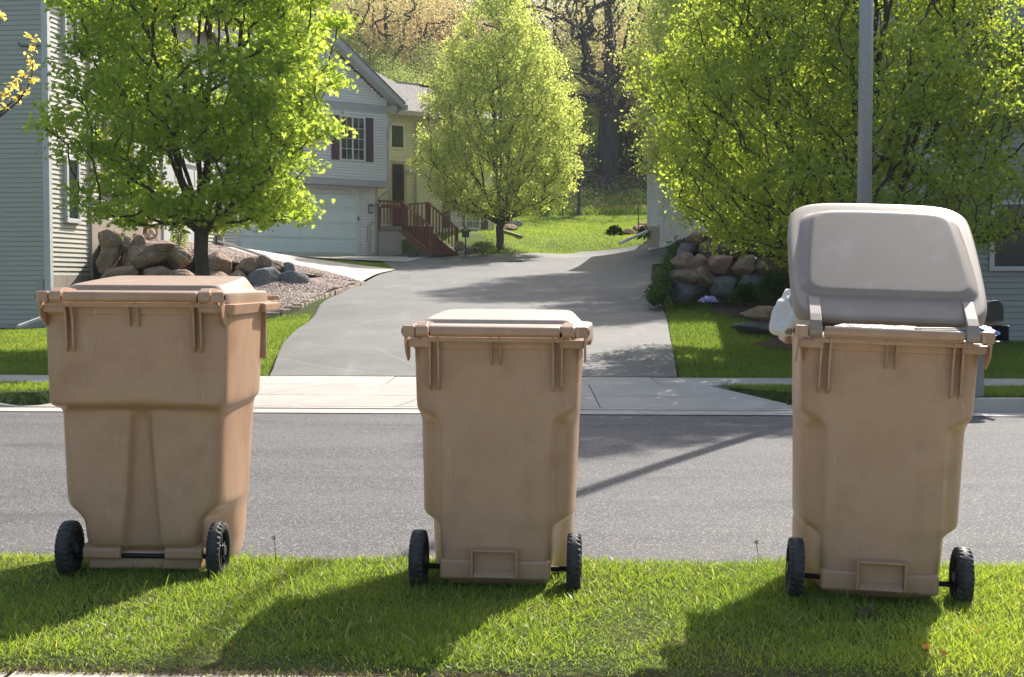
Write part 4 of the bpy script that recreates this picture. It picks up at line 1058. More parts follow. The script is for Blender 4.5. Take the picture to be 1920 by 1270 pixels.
# entry wall (cream) set back
YW = 2.0
xR = gp(925, 440, YW)[0]; ze = gp(745, 222, YW-.4)[1]
zd = gp(730, 424, 0)[1]
mb = MB(); mb.box((-.5, YW, zb-.4), (xR-.01, YW+7, ze+.3)); mb.build('wall', M['sid_tan'], GH)
s = boards_mesh(.0, xR-.1, zb+.3, ze+.05, YW-.001); tag(s.build('siding', M['sid_tan'], GH), kind='stuff')
mb = MB(); mb.box((xR-.1, YW-.03, zb), (xR+.02, YW+.1, ze+.2)); mb.build('corner_post', M['trimtan'], GH)
dx0, dx1 = gp(733, 350, YW)[0], gp(756, 350, YW)[0]; dz1 = gp(745, 308, YW)[1]
mb = MB(); f = .1; mb.box((dx0-f, YW-.08, zd), (dx0, YW-.017, dz1+f)); mb.box((dx1, YW-.08, zd), (dx1+f, YW-.017, dz1+f)); mb.box((dx0, YW-.08, dz1), (dx1, YW-.017, dz1+f)); mb.build('door_frame', M['trimtan'], GH)
mb = MB(); mb.box((dx0, YW-.05, zd+.02), (dx1, YW-.018, dz1)); do_ = mb.build('door', M['reddoor'], GH)
mb = MB(); mb.box((dx0+.08, YW-.06, zd+1.0), (dx1-.08, YW-.051, dz1-.06)); mb.build('screen', M['dark'], do_)
mb = MB(); mb.box((dx0+.02, YW-.065, zd+.93), (dx1-.02, YW-.052, zd+.99)); mb.build('door_rail', M['trimtan'], do_)
ux0, uz0 = gp(733, 276, YW); ux1, uz1 = gp(755, 237, YW); window(GH, ux0, ux1, uz0, uz1, YW-.016, cols=1, rows=1, split=False)
wx0, wz0 = gp(846, 426, YW); wx1, wz1 = gp(897, 390, YW); window(GH, wx0, wx1, wz0, wz1, YW-.016, cols=2, rows=3, blind=1)
shutter(gp(829, 400, YW)[0], gp(842, 400, YW)[0], wz0-.05, wz1+.05, YW-.017); shutter(gp(901, 400, YW)[0], gp(914, 400, YW)[0], wz0-.05, wz1+.05, YW-.017)
mb = MB(); mb.box((gp(800, 440, YW)[0], YW-.10, wz0-.35), (xR, YW-.017, wz0-.20)); mb.build('water_table', M['trimtan'], GH)
mb = MB(); dx_ = gp(778, 300, YW)[0]; mb.tube([(dx_, YW-.07, ze), (dx_, YW-.07, zd-.3)], .045, 6); mb.build('downspout', M['trimtan'], GH)
lx, lz = gp(770, 321, YW-.1); mb = MB()
for sx in (-.09, .09): mb.tube([(lx+sx, YW-.25, lz), (lx+sx*.6, YW-.08, lz+.02)], [.075, .03], 10)
mb.box((lx-.05, YW-.08, lz-.04), (lx+.05, YW-.017, lz+.06)); mb.build('flood_light', M['trim'], GH)
# roof over the entry part: one slope, ridge stepped
def solve(px, py):
    lo, hi = 2.0, 14.0
    for _ in range(40):
        m_ = (lo+hi)/2
        if gp(px, py, m_)[1] > ze+.30+.4167*(m_-(YW-.4)): lo = m_
        else: hi = m_
    return (lo+hi)/2
y2 = solve(732, 155); y1 = solve(703, 134); x1 = gp(703, 134, y1)[0]; rz_ = lambda y: ze+.30+.4167*(y-(YW-.4))
V = []; pl = [(-6.9, YW-.4), (xR+.4, YW-.4), (xR+.4, y2), (x1, y2), (x1, y1), (-6.9, y1)]
for dz in (0, -.12): V += [(a, b, rz_(b)+dz) for a, b in pl]
mb = MB(); mb.add(V, [(0,1,2,3,4,5), (11,10,9,8,7,6)] + [(i, i+6, (i+1) % 6+6, (i+1) % 6) for i in range(6)]); mb.build('roof', M['shingle'], GH)
# back slopes so that the roof is closed from other sides
V = [(x1, y2, rz_(y2)-.01), (xR+.4, y2, rz_(y2)-.01), (xR+.4, y2+5, rz_(y2)-2.1), (x1, y2+5, rz_(y2)-2.1)]
V += [(-6.9, y1, rz_(y1)-.01), (x1, y1, rz_(y1)-.01), (x1, y1+6, rz_(y1)-2.5), (-6.9, y1+6, rz_(y1)-2.5)]
mb = MB(); mb.add(V, [(0,1,2,3), (4,5,6,7)]); ro = mb.build('roof', M['shingle'], GH); so = ro.modifiers.new('t', 'SOLIDIFY'); so.thickness = .1
mb = MB(); mb.box((xr, YW-.52, rz_(YW-.4)-.17), (xR+.4, YW-.4, rz_(YW-.4)+.02)); mb.build('gutter', M['trimtan'], GH)
mb = MB(); mb.box((xr, YW-.4, rz_(YW-.4)-.14), (xR+.3, YW, rz_(YW-.4)-.122)); mb.build('soffit', M['trimtan'], GH)
mb = MB(); mb.box((x1+1.2, y2-.15, rz_(y2)), (xR+.3, y2+.1, rz_(y2)+.05)); mb.build('ridge_vent', M['iron'], GH)
mb = MB(); px_, pz_ = gp(671, 146, 1.0); mb.tube([(px_, 1.0, pz_-.8), (px_, 1.0, pz_+.75)], .10, 10); mb.tube([(px_, 1.0, pz_+.75), (px_, 1.0, pz_+.85)], .15, 10); mb.build('flue_pipe', M['galv'], GH)

# porch deck and stairs
PT = empty('porch_steps', (GO.x, GO.y, 0), GA); tag(PT, 'red-brown stained wooden porch and stair with baluster rails beside the double garage', 'steps')
XA, XB = .08, 1.15; XC = gp(805, 440, 0)[0]; XC = 2.35
mb = MB(); mb.box((XA, .02, zb-.5), (XB, YW-.1, zd-.10)); mb.build('plinth', M['concrete'], PT)
for i in range(9):
    y = .0+i*.215; mb = MB(); mb.box((XA-.03, y, zd-.05), (XC, y+.205, zd-.012)); mb.build('deck_board', M['greywood'], PT)
mb = MB(); mb.box((XA-.03, -.05, zd-.16), (XB, -.005, zd-.01)); mb.box((XB+.04, .03, zd-.16), (XC, YW-.1, zd-.06)); mb.build('rim_joist', M['greywood'], PT)
def rail(p, q, hgt=.92, post0=True, post1=True, nb=6, low=.08, mt='redwood'):
    p, q = Vector(p), Vector(q); u = Vector((0,0,1))
    mb = MB(); mb.bar(p+u*hgt, q+u*hgt, .13, .04); mb.build('handrail', M[mt], PT)
    for i in range(nb):
        f_ = (i+.5)/nb; c_ = p+(q-p)*f_; b_ = MB(); b_.bar(c_+u*low, c_+u*(hgt-.02), .04, .04, up=(1,0,0)); b_.build('baluster', M[mt], PT)
    for on, c_ in ((post0, p), (post1, q)):
        if on: b_ = MB(); b_.bar(c_-u*.12, c_+u*(hgt+.03), .09, .09, up=(1,0,0)); b_.build('post', M[mt], PT)
rail((XA, -.03, zd), (XB, -.03, zd), nb=7)
mb = MB(); mb.bar((XA+.1, -.10, zd+.72), (XB-.15, -.10, zd+.72), .16, .12); mb.build('planter_box', M['redwood'], PT)
NS = 6; run = 1.75; zs0 = zb-.02
rail((XB, -.05, zd), (XB+.03, -.05-run, zs0+.12), nb=9, post0=False)
rail((XC, 1.5, zd), (XC, -.0, zd), nb=6); rail((XC, -.05, zd), (XC, -.05-run, zs0+.12), nb=9, post0=False)
for xx in (XB+.03, XC-.03): mb = MB(); mb.bar((xx, .0, zd-.18), (xx, -.1-run, zs0-.02), .05, .24); mb.build('stringer', M['redwood'], PT)
for i in range(NS):
    z = zs0+(zd-zs0)*(i+.6)/(NS+.3); y = -.05-run+run*i/NS
    mb = MB(); mb.box((XB+.06, y, z-.04), (XC-.06, y+.30, z)); mb.build('tread', M['redwood'], PT)
    mb = MB(); mb.box((XB+.06, y+.265, z), (XC-.06, y+.29, z+.15)); mb.build('riser', M['redwood'], PT)
c = P(766, 474, 49.9)
for i in range(2):
    mb = MB(); z0 = hv(c.x+i*.32, c.y)+.02; mb.box((c.x+i*.32, c.y, z0), (c.x+i*.32+.28, c.y+.2, z0+.24)); 
    tag(mb.build('planter_pot', M['iron'], bevel=.02), ['dark empty planter at the foot of the porch plinth, nearer the garage', 'dark empty planter at the foot of the porch plinth, nearer the stair'][i], 'planter', 'planters under the porch')

# bird house on a pole
c = P(873, 474, 49.6); z0 = hv(c.x, c.y); BH = empty('bird_house', (c.x, c.y, z0)); tag(BH, 'dark bird house on a thin pole at the corner of the lawn beside the stair', 'bird house')
zt_ = P(873, 445, 49.6).z-z0
mb = MB(); mb.tube([(0,0,-.1), (0,0,zt_)], .025, 8); mb.build('pole', M['iron'], BH)
mb = MB(); mb.box((-.13,-.11,zt_), (.13,.11,zt_+.22)); mb.build('box', M['iron'], BH, bevel=.01)
mb = MB(); mb.prism([(-.19,zt_+.20),(0,zt_+.38),(.19,zt_+.20),(.17,zt_+.17),(0,zt_+.33),(-.17,zt_+.17)], -.15, .15, 'y'); mb.build('roof', M['bark'], BH)

# ---- right house in shade
RA = R(-5); RH = empty('house', (6.95, 23.6, 0), RA); tag(RH, 'shaded grey vinyl sided house at the right edge behind the big round tree', 'house')
mb = MB(); mb.box((.02, .0, -.5), (9, 12, 7.3)); mb.build('wall', M['sid_right'], RH)
boards(RH, M['sid_right'], .11, 4.6, .12, 7.2, -.001)
me = board_mesh('siding_board', 9.8, .1016, M['sid_right'], .026); z = 1.6
while z < 7.2:
    o = bpy.data.objects.new('siding_board', me); COL.objects.link(o); o.parent = RH; o.location = (.018, 9.9, z); o.rotation_euler = (0, 0, R(-90)); z += .1016
mb = MB(); mb.box((-.03, -.035, -.2), (.11, .1, 7.25)); mb.build('corner_post', M['trim'], RH, bevel=.004, seg=1)
mb = MB(); mb.prism([(-.5, 7.05), (4.5, 9.75), (9.5, 7.05), (9.5, 7.25), (4.5, 9.95), (-.5, 7.25)], -.45, 12.4, 'y'); mb.build('roof', M['shingle'], RH)
mb = MB(); mb.prism([(0, 7.2), (4.5, 9.7), (9, 7.2)], .0, .1, 'y'); mb.build('gable', M['sid_right'], RH)
wx = P(1853, 450, 23.6).x; zlo, zhi = P(1880, 500, 23.6).z, P(1880, 385, 23.6).z
fx = (wx-6.95)/math.cos(RA)
window(RH, fx+.06, fx+1.6, zlo, zhi, -.017, fw=.08, cols=1, rows=1)

# ---- far right garage corner
c = P(1215, 448, 47.5); FH = empty('garage', (c.x, c.y, 0), R(-8)); tag(FH, 'corner of a white sided garage showing past the big right tree', 'garage')
zg = c.z
mb = MB(); mb.box((.0, .0, zg-.5), (7, 7, zg+4.2)); mb.build('wall', M['sid_white'], FH)
mb = MB(); mb.box((-.02, -.03, zg-.3), (.38, .0, zg+.42)); mb.build('foundation', M['found'], FH)
s = boards_mesh(.08, .36, zg+.42, zg+4.1, -.001); tag(s.build('siding', M['sid_white'], FH), kind='stuff')
mb = MB(); mb.box((-.04, -.03, zg+.42), (.08, .06, zg+4.2)); mb.build('corner_post', M['trim'], FH)
mb = MB(); mb.box((.40, -.06, zg-.1), (.52, -.0, zg+2.5)); mb.box((.52, -.06, zg+2.3), (5.5, 0, zg+2.5)); mb.box((5.5, -.06, zg-.1), (5.62, 0, zg+2.5)); mb.build('garage_door_frame', M['trim'], FH)
mb = MB(); mb.box((.52, -.03, zg), (5.5, -.005, zg+2.3)); gd2 = mb.build('garage_door', M['trim'], FH)
for r_ in range(4):
    for c_ in range(3): q_ = MB(); q_.box((.6+c_*.6, -.045, zg+.1+r_*.56), (1.1+c_*.6, -.031, zg+.5+r_*.56)); q_.build('door_panel', M['trim'], gd2)
mb = MB(); mb.prism([(-.12, zg+4.1), (3.5, zg+6.0), (7.2, zg+4.1), (7.2, zg+4.25), (3.5, zg+6.2), (-.12, zg+4.25)], -.2, 7.2, 'y'); mb.build('roof', M['shingle'], FH)
mb = MB(); mb.prism([(0, zg+4.19), (3.5, zg+5.98), (7, zg+4.19)], .0, 6.9, 'y'); mb.build('gable', M['sid_white'], FH)
mb = MB(); a = P(1213, 434, 47.3); b = P(1162, 456, 46.0); mb.bar(a, b, .11, .08); tag(mb.build('downspout_extension', M['trim'], bevel=.01), 'white downspout extension running from the garage corner down to the driveway edge', 'downspout')

# ---------------------------------------------------------------- boulders
def rock_mesh(seed, sub=3, amp=.28, flat=.35):
    rr = np.random.default_rng(seed); bm = bmesh.new(); bmesh.ops.create_icosphere(bm, subdivisions=sub, radius=1.0)
    pl = []
    for i in range(16):
        d = Vector(rr.normal(size=3)).normalized(); pl.append((d, .62+.34*rr.random()))
    ph = rr.random((5, 4))*6
    for v in bm.verts:
        d = v.co.normalized(); k = 1.12
        for n_, o_ in pl:
            q = d.dot(n_)
            if q > 0: k = min(k, o_/q)
        for i in range(5): k += amp*.07/(1+i*.4)*math.sin(d.dot(Vector(ph[i][:3]-3))*(2+i*1.6)+ph[i][3])
        v.co = d*k
    bm.normal_update()
    me = bpy.data.meshes.new('boulder'); bm.to_mesh(me); bm.free(); me.shade_smooth(); return me
RM = [rock_mesh(100+i, sub=4) for i in range(9)]
def rock(parent, px, py, w, hh_, d, mt, seed, name='boulder', dy=None, rot=0):
    s = d/F; c = P(px, py, d); me = RM[seed % 9].copy(); me.materials.clear(); me.materials.append(M[mt])
    o = link(name, me, None, parent); o.location = c - (parent.location if parent else Vector((0,0,0)))
    o.rotation_euler = (0, R(rot), 0); o.scale = (w/2*s*1.10, (dy or max(w, hh_)*.48)*s, hh_/2*s*1.12); return o
BW = empty('boulder_wall', tuple(P(380, 540, 30.0))); tag(BW, 'retaining wall of brown field boulders between the left house and the gravel bed', 'boulder wall')
for i, a in enumerate([(205,449,44,36,'stone',10),(237,459,32,38,'stone',5),(262,461,34,34,'stone',0),(204,484,44,54,'stone',5),(266,482,80,52,'stone',0),(338,484,52,42,'stone',0),(306,462,60,20,'stone',0),
                       (408,494,72,46,'stone',8),(470,498,48,36,'stone',0),(492,494,34,30,'stone',15),(516,500,44,26,'stone',6),(540,506,34,24,'stone_grey',10),(222,520,74,46,'stone',0),(290,524,60,44,'stone',0),(345,528,64,44,'stone',0),
                       (400,528,72,44,'stone',0),(446,526,50,40,'stone',10),(494,524,72,46,'stone_grey',0),(548,527,54,38,'stone_grey',10),(572,530,26,22,'stone_grey',0),(220,556,80,50,'stone',0),(300,560,80,50,'stone',0),(380,560,80,50,'stone',0)]):
    d_ = 29.9+(a[0]-185)/400*1.5; rock(BW, a[0], a[1], a[2], a[3], d_-(.3 if a[1] > 510 else 0), a[4], i*5+1, rot=a[5])
BR = empty('boulder_wall', tuple(P(1370, 540, 26.6))); tag(BR, 'tall retaining wall of mixed boulders right of the driveway under the big tree', 'boulder wall')
for i, a in enumerate([(1288,548,72,42,'stone_grey',0),(1268,523,34,40,'stone_grey',20),(1292,522,58,38,'stone',-8),(1320,520,56,48,'stone',20),(1360,535,54,40,'stone_grey',0),(1283,494,48,34,'stone',0),(1312,493,46,34,'stone',0),(1352,494,50,36,'stone_red',10),
                       (1402,497,50,40,'stone',0),(1290,470,46,28,'stone_grey',0),(1330,467,46,32,'stone',8),(1375,467,50,34,'stone_grey',0),(1420,466,58,30,'stone',0),(1395,442,76,24,'stone_grey',-4),(1440,436,60,26,'stone_grey',0),(1310,444,50,26,'stone',0),(1345,444,40,22,'stone',0),
                       (1445,494,50,44,'stone',0),(1410,530,56,36,'stone_grey',0),(1462,462,50,34,'stone_grey',0),(1495,490,56,50,'stone',0),(1460,535,60,40,'stone',0),(1394,456,16,10,'paper',0)]):
    rock(BR, a[0], a[1], a[2], a[3], 26.9-(a[0]-1268)/230*.8+(.7 if a[1] < 480 else 0), a[4], i*7+3, rot=a[5])
BL = empty('low_stone_wall', tuple(P(1440, 600, 22.3))); tag(BL, 'low wall of flat grey stones edging the mulch bed on the right lawn', 'stone wall')
for i, a in enumerate([(1432,592,80,30,'stone',0),(1490,590,60,30,'stone_grey',0),(1425,615,90,26,'stone_grey',0),(1495,614,60,28,'stone',0)]): rock(BL, a[0], a[1], a[2], a[3], 22.2, a[4], i*3+2, rot=a[5], dy=30)
RK = empty('rock_outcrop', tuple(P(958, 425, 57))); tag(RK, 'pile of grey rocks on the bank just right of the middle tree trunk', 'rocks')
for i, a in enumerate([(950,414,26,26,'stone',0),(968,421,24,16,'stone_grey',0),(957,428,34,16,'stone',0)]): rock(RK, a[0], a[1], a[2], a[3], ground_depth(a[0], a[1]+a[3]*.30), a[4], i+4)
RK2 = empty('rock_border', tuple(P(1190, 435, 49))); tag(RK2, 'small rocks bordering the planting by the white garage corner', 'rocks')
for i, a in enumerate([(1178,436,26,12,'stone',0),(1196,430,26,14,'stone_red',0),(1206,424,20,16,'stone',0)]): rock(RK2, a[0], a[1], a[2], a[3], ground_depth(a[0], a[1]+a[3]*.3, 44), a[4], i+2)
RK3 = empty('rock_pile', tuple(P(855, 468, 50))); tag(RK3, 'dark rocks edging the lawn right beside the bottom stair', 'rocks')
for i, a in enumerate([(862,462,24,22,'stone',0),(880,470,18,14,'stone_grey',0),(893,468,16,12,'stone',0)]): rock(RK3, a[0], a[1], a[2], a[3], 50.2, a[4], i+6)
mb = MB(); mb.bar(P(942, 434, ground_depth(942, 438)), P(977, 445, ground_depth(977, 449)), .15, .15); tag(mb.build('timber_edging', M['greywood'], bevel=.01), 'weathered timber lying on the lawn right of the middle tree', 'timber')

def bank(name, fr, bk):
    mb = MB(); n_ = len(fr); V = [tuple(p) for p in fr]+[tuple(p) for p in bk]+[(p[0]+.2, p[1]+1.6, p[2]+.02) for p in bk]
    mb.add(V, [(i, i+1, i+1+n_, i+n_) for i in range(n_-1)]+[(i+n_, i+1+n_, i+1+2*n_, i+2*n_) for i in range(n_-1)])
    return tag(mb.build(name, M['mulch']), kind='structure')
bank('earth_bank', [P(1262,566,27.2), P(1320,566,27.1), P(1400,570,26.9), P(1530,580,26.4)], [P(1270,452,28.0), P(1320,436,28.0), P(1400,430,27.9), P(1530,425,27.3)])
bank('earth_bank', [P(192,600,30.2), P(330,600,30.7), P(450,580,31.1), P(585,545,31.6)], [P(190,475,30.8), P(330,480,31.1), P(450,496,31.6), P(575,516,32.0)])
# gravel bed, concrete pad, edging blocks
GU = [tuple(P(*a)) for a in ((190,474,30.3),(330,478,30.7),(450,494,31.2),(560,512,31.7),(600,520,33.0),(676,529,35.2),(600,508,38.0),(480,483,39.5),(410,461,39.0),(330,450,37),(250,447,34),(190,450,31.6))]
GUW = tps_fit(np.array(GU+[tuple(P(*a)) for a in ((400,470,34),(520,495,35))]), .005)
GLo = [tuple(P(*a)) for a in ((400,560,29.2),(380,592,27.0),(500,590,26.6),(558,572,27.4),(600,554,29.6),(640,541,32.0),(677,531,34.8),(640,527,34.0),(600,522,32.8),(560,524,31.2),(480,535,30.4))]
GLW = tps_fit(np.array(GLo+[tuple(P(*a)) for a in ((560,555,29),)]), .005)
gz = lambda X, Y: tps(GLW, X, Y)
gout = [p[:2] for p in GLo]; goutU = [p[:2] for p in GU]
sheet('gravel_bed', gout, M['gravel'], gz, .4, kind='structure')
sheet('gravel_terrace', goutU, M['gravel'], lambda X, Y: tps(GUW, X, Y), .45, kind='structure')
n = 26000; A = np.array(gout); X = rng.uniform(A[:,0].min(), A[:,0].max(), n); Y = rng.uniform(A[:,1].min(), A[:,1].max(), n); k = in_poly(X, Y, gout); X, Y = X[k], Y[k]
n = 22000; A = np.array(goutU); X2 = rng.uniform(A[:,0].min(), A[:,0].max(), n); Y2 = rng.uniform(A[:,1].min(), A[:,1].max(), n); k = in_poly(X2, Y2, goutU); X2, Y2 = X2[k], Y2[k]
C = np.r_[np.c_[X, Y, gz(X, Y)+.008], np.c_[X2, Y2, tps(GUW, X2, Y2)+.008]]; oct_t = [(1,0,0),(0,1,0),(-1,0,0),(0,-1,0),(.1,.1,.8),(0,0,-.7)]; oct_f = [(0,1,4),(1,2,4),(2,3,4),(3,0,4),(1,0,5),(2,1,5),(3,2,5),(0,3,5)]
tag(link('gravel_pebbles', leaves_mesh('gravel_pebbles', C, .030, oct_t, oct_f, M['pebble'], upbias=3, var=.5)), kind='stuff')
PP = [tuple(P(*a)) for a in ((408,459,39.1),(480,481,39.6),(600,506,38.2),(676,529,35.2),(690,525,36.4),(742,505,42.2),(620,490,43.5),(500,476,44),(430,462,42))]
PW = tps_fit(np.array(PP), .01); sheet('concrete_pad', [p[:2] for p in PP], M['concrete_pale'], lambda X, Y: h(X, Y)+.06, .6)
CS = [tuple(P(*a)) for a in ((440,474,47.2),(700,480,50.6),(810,482,51.6),(800,487,49.6),(764,493,45.8),(620,484,46.6),(470,474,46.4))]
CW = tps_fit(np.array(CS), .01); sheet('garage_apron', [p[:2] for p in CS], M['concrete'], lambda X, Y: h(X, Y)+.05, .6)
ED = empty('edging_kerb', tuple(P(560, 572, 27.2))); tag(ED, 'line of split-face edging blocks between the gravel bed and the driveway', 'edging')
path = [P(*a) for a in ((460,594,26.5),(520,589,26.6),(556,576,27.2),(592,560,29.0),(632,545,31.6),(678,532,34.8))]
seg = [(path[i+1]-path[i]).length for i in range(5)]; tot = sum(seg); nb_ = int(tot/.32)
bm_ = MB(); bm_.box((-.155,-.09,-.14),(.155,.09,.05)); ebm = bm_.mesh('edging_block', .012, 2); ebm.materials.append(M['edge'])
for i in range(nb_):
    s_ = (i+.5)*tot/nb_; j = 0
    while s_ > seg[j] and j < 4: s_ -= seg[j]; j += 1
    d_ = (path[j+1]-path[j]).normalized(); p_ = path[j]+d_*s_
    o = bpy.data.objects.new('edging_block', ebm); COL.objects.link(o); o.parent = ED; o.location = p_-ED.location+Vector((random.uniform(-.012,.012), random.uniform(-.01,.01), random.uniform(-.012,.012)))
    o.rotation_euler = (0, random.uniform(-.03,.03), math.atan2(d_.y, d_.x)+random.uniform(-.05,.05))

# ---------------------------------------------------------------- street furniture
b = P(1617, 740, 14.9); LP = empty('street_lamp_pole', (b.x, b.y, .0)); tag(LP, 'tall galvanised steel lamp pole standing on the kerb strip behind the open bin', 'lamp pole')
mb = MB(); mb.tube([(0,0,0),(0,0,8.5)], [.083,.062], 28); o = mb.build('pole', M['galv'], LP)
for p_ in o.data.polygons: p_.use_smooth = len(p_.vertices) == 4
mb = MB(); mb.box((-.15,-.15,0),(.15,.15,.03)); mb.build('base_plate', M['galv'], LP, bevel=.005)
mb = MB(); mb.tube([(0,0,8.45),(0,-.6,8.9),(0,-1.6,9.05)], .035, 10); mb.build('arm', M['galv'], LP)
mb = MB(); mb.box((-.16,-2.2,8.97),(.16,-1.55,9.10)); mb.build('lamp_head', M['trimgrey'], LP, bevel=.03)
c = P(1832, 730, 13.95); MBX = empty('mailbox_post', (c.x, c.y, .0), R(6)); tag(MBX, 'weathered wooden mailbox post by the kerb behind the open bin', 'post')
zt_ = P(1832, 606, 13.95).z; mb = MB(); mb.box((-.05,-.05,-.2),(.05,.05,zt_-.02)); mb.build('post', M['greywood'], MBX, bevel=.005)
mb = MB(); mb.box((-.25,-.12,zt_-.02),(.20,.12,zt_+.025)); mb.build('shelf', M['greywood'], MBX, bevel=.005)
for i, x_ in enumerate((-.13, .06)):
    wm, hm = .085, .20; px_ = c.x+x_*math.cos(R(6)); py_ = c.y+x_*math.sin(R(6)); L_ = .24
    prof_ = [(-wm, 0), (wm, 0)]+[(wm*math.cos(a), hm-wm+wm*math.sin(a)) for a in [math.pi*q/10 for q in range(11)]]
    rt = empty('mailbox', (px_, py_, zt_+.027), R(6)); tag(rt, ['black arched mailbox, the one half hidden behind the lid of the open bin', 'black arched mailbox on the right end of the shared shelf'][i], 'mailbox', 'mailboxes by the kerb')
    mb = MB(); mb.prism(prof_, -L_, L_, 'y'); mb.build('box', M['mailblack'], rt, bevel=.004)
    mb = MB(); mb.prism([(x*1.05, z*1.03) for x, z in prof_], -L_-.012, -L_, 'y'); mb.build('door', M['mailblack'], rt, bevel=.003)
mb = MB(); x0 = c.x+.055; mb.box((x0, c.y-.2, zt_-.19), (x0+.19, c.y+.22, zt_-.175)); mb.box((x0, c.y-.2, zt_-.175), (x0+.012, c.y+.22, zt_-.022)); mb.box((x0+.178, c.y-.2, zt_-.175), (x0+.19, c.y+.22, zt_-.022)); mb.box((x0+.012, c.y+.2, zt_-.175), (x0+.178, c.y+.22, zt_-.022))
tag(mb.build('newspaper_holder', M['mailblack'], bevel=.004), 'open black newspaper holder hanging under the mailbox shelf', 'newspaper holder')
# hose reel on the terrace
c = P(283, 436, 33.2); HRl = empty('hose_reel', tuple(c)); tag(HRl, 'garden hose wound on a reel on the terrace behind the boulders', 'hose reel')
mb = MB()
for k_ in range(5):
    rr_ = .17-.012*k_; pts = [(rr_*math.cos(a), -.06+.03*k_, rr_*math.sin(a)) for a in [2*math.pi*q/20 for q in range(21)]]; mb.tube(pts, .013, 6)
mb.build('hose', M['card'], HRl, smooth=True)
mb = MB(); mb.bar((-.2,-.1,-.35),(.0,-.1,.05),.03,.03); mb.bar((.25,-.1,-.35),(.0,-.1,.05),.03,.03); mb.bar((-.2,.1,-.35),(.0,.1,.05),.03,.03); mb.bar((.25,.1,-.35),(.0,.1,.05),.03,.03); mb.build('stand', M['trimtan'], HRl)
# ---------------------------------------------------------------- trees
b = P(354, 560, 22.0); gx = b.x; gzv = hv(b.x, 22.0)
make_tree('maple_tree', (gx+.20, 22.0, gzv), [(1.75,.7),(1.95,1.55),(2.4,1.95),(3.2,2.12),(4.2,2.15),(5.4,2.2),(6.5,2.0),(7.6,1.4),(8.6,.4)], 760, 88, .15, .088, 'maple', 'maple',
          'full bright green maple standing before the boulder wall and left house', 11, 1.72, .115, holes=1.15, upbias=1.2, droop=.25, inner=.36, rise=.55, cat='tree', sides=7, flatten=.5, squash=(1.02,1),
          limbs=[(.3,1.0,3.2,0),(1.5,.6,3.8,0),(2.8,1.1,3.0,0),(3.9,.9,3.4,0),(5.2,.7,3.6,0),(0,1.7,1.7,0),(3.14,1.7,1.6,0),(4.6,1.5,1.9,0),(.9,.9,2.6,1),(2.2,.9,2.6,1)])
b = P(1580, 600, 19.6); gzv = hv(b.x, 19.6)
make_tree('pear_tree', (b.x+.12, 19.6, gzv), [(1.3,1.1),(1.65,2.25),(2.3,2.8),(3.2,2.9),(4.2,2.65),(5.2,2.25),(6.5,1.7),(8,1.0),(9.2,.3)], 2300, 52, .11, .064, 'pear', 'pear',
          'large round green pear tree on the right lawn, partly behind the lamp pole', 23, 1.25, .13, holes=.75, upbias=.5, inner=.33, rise=.6, sides=6, squash=(.93,.95),
          limbs=[(.2,1.6,3.0,0),(1.3,1.2,3.5,0),(2.6,1.6,3.0,0),(3.6,1.5,3.2,0),(4.8,1.2,3.4,0),(5.8,1.4,3.0,0),(0,2.1,1.5,0),(3.14,2.1,1.5,0),(4.4,1.9,1.6,0),(1.0,1.0,3.0,1),(3.0,1.0,3.0,1),(5.0,1.0,3.0,1)])
b = P(937, 455, 52.0)
make_tree('pear_tree', (b.x, 52.0, hv(b.x, 52.0)), [(1.25,.7),(1.5,1.9),(2.2,2.7),(3.2,3.05),(5.1,2.85),(6.2,2.5),(7.2,2.15),(8.2,1.6),(9.2,.9),(10.0,.2)], 1900, 40, .15, .095, 'pear', 'pear2',
          'egg-shaped yellow-green pear tree in the middle at the top of the driveway', 31, 1.0, .15, holes=.6, upbias=.5, inner=.34, rise=.9, sides=5, tip=.010,
          limbs=[(.2,1.5,3.4,0),(1.2,1.1,4.4,0),(2.5,1.4,3.6,0),(3.4,1.6,3.4,0),(4.5,1.2,4.2,0),(5.6,1.4,3.6,0),(0,2.2,2.0,0),(3.14,2.2,2.0,0),(4.7,.8,4.6,1),(1.9,.8,4.6,1)])
make_tree('pear_tree', (6.9, 43.5, hv(6.9, 43.5)), [(1.6,.8),(2.4,2.5),(4,3.0),(6.5,3.2),(9,2.7),(11.5,1.9),(13.5,.6)], 1500, 70, .22, .095, 'pear', 'pear2',
          'tall yellow-green tree behind the upper left edge of the big round pear', 37, 1.4, .17, holes=.3, upbias=.5, sides=5)
make_tree('pear_tree', (6.3, 33.0, hv(6.3, 33.0)), [(1.2,.8),(1.8,1.9),(3,2.5),(4.5,2.6),(6,2.2),(7.5,1.5),(9.3,.4)], 1000, 62, .18, .085, 'pear', 'pear',
          'green pear tree on the bank above the right boulders, behind the big round pear', 41, 1.2, .12, holes=.3, upbias=.5, sides=5)
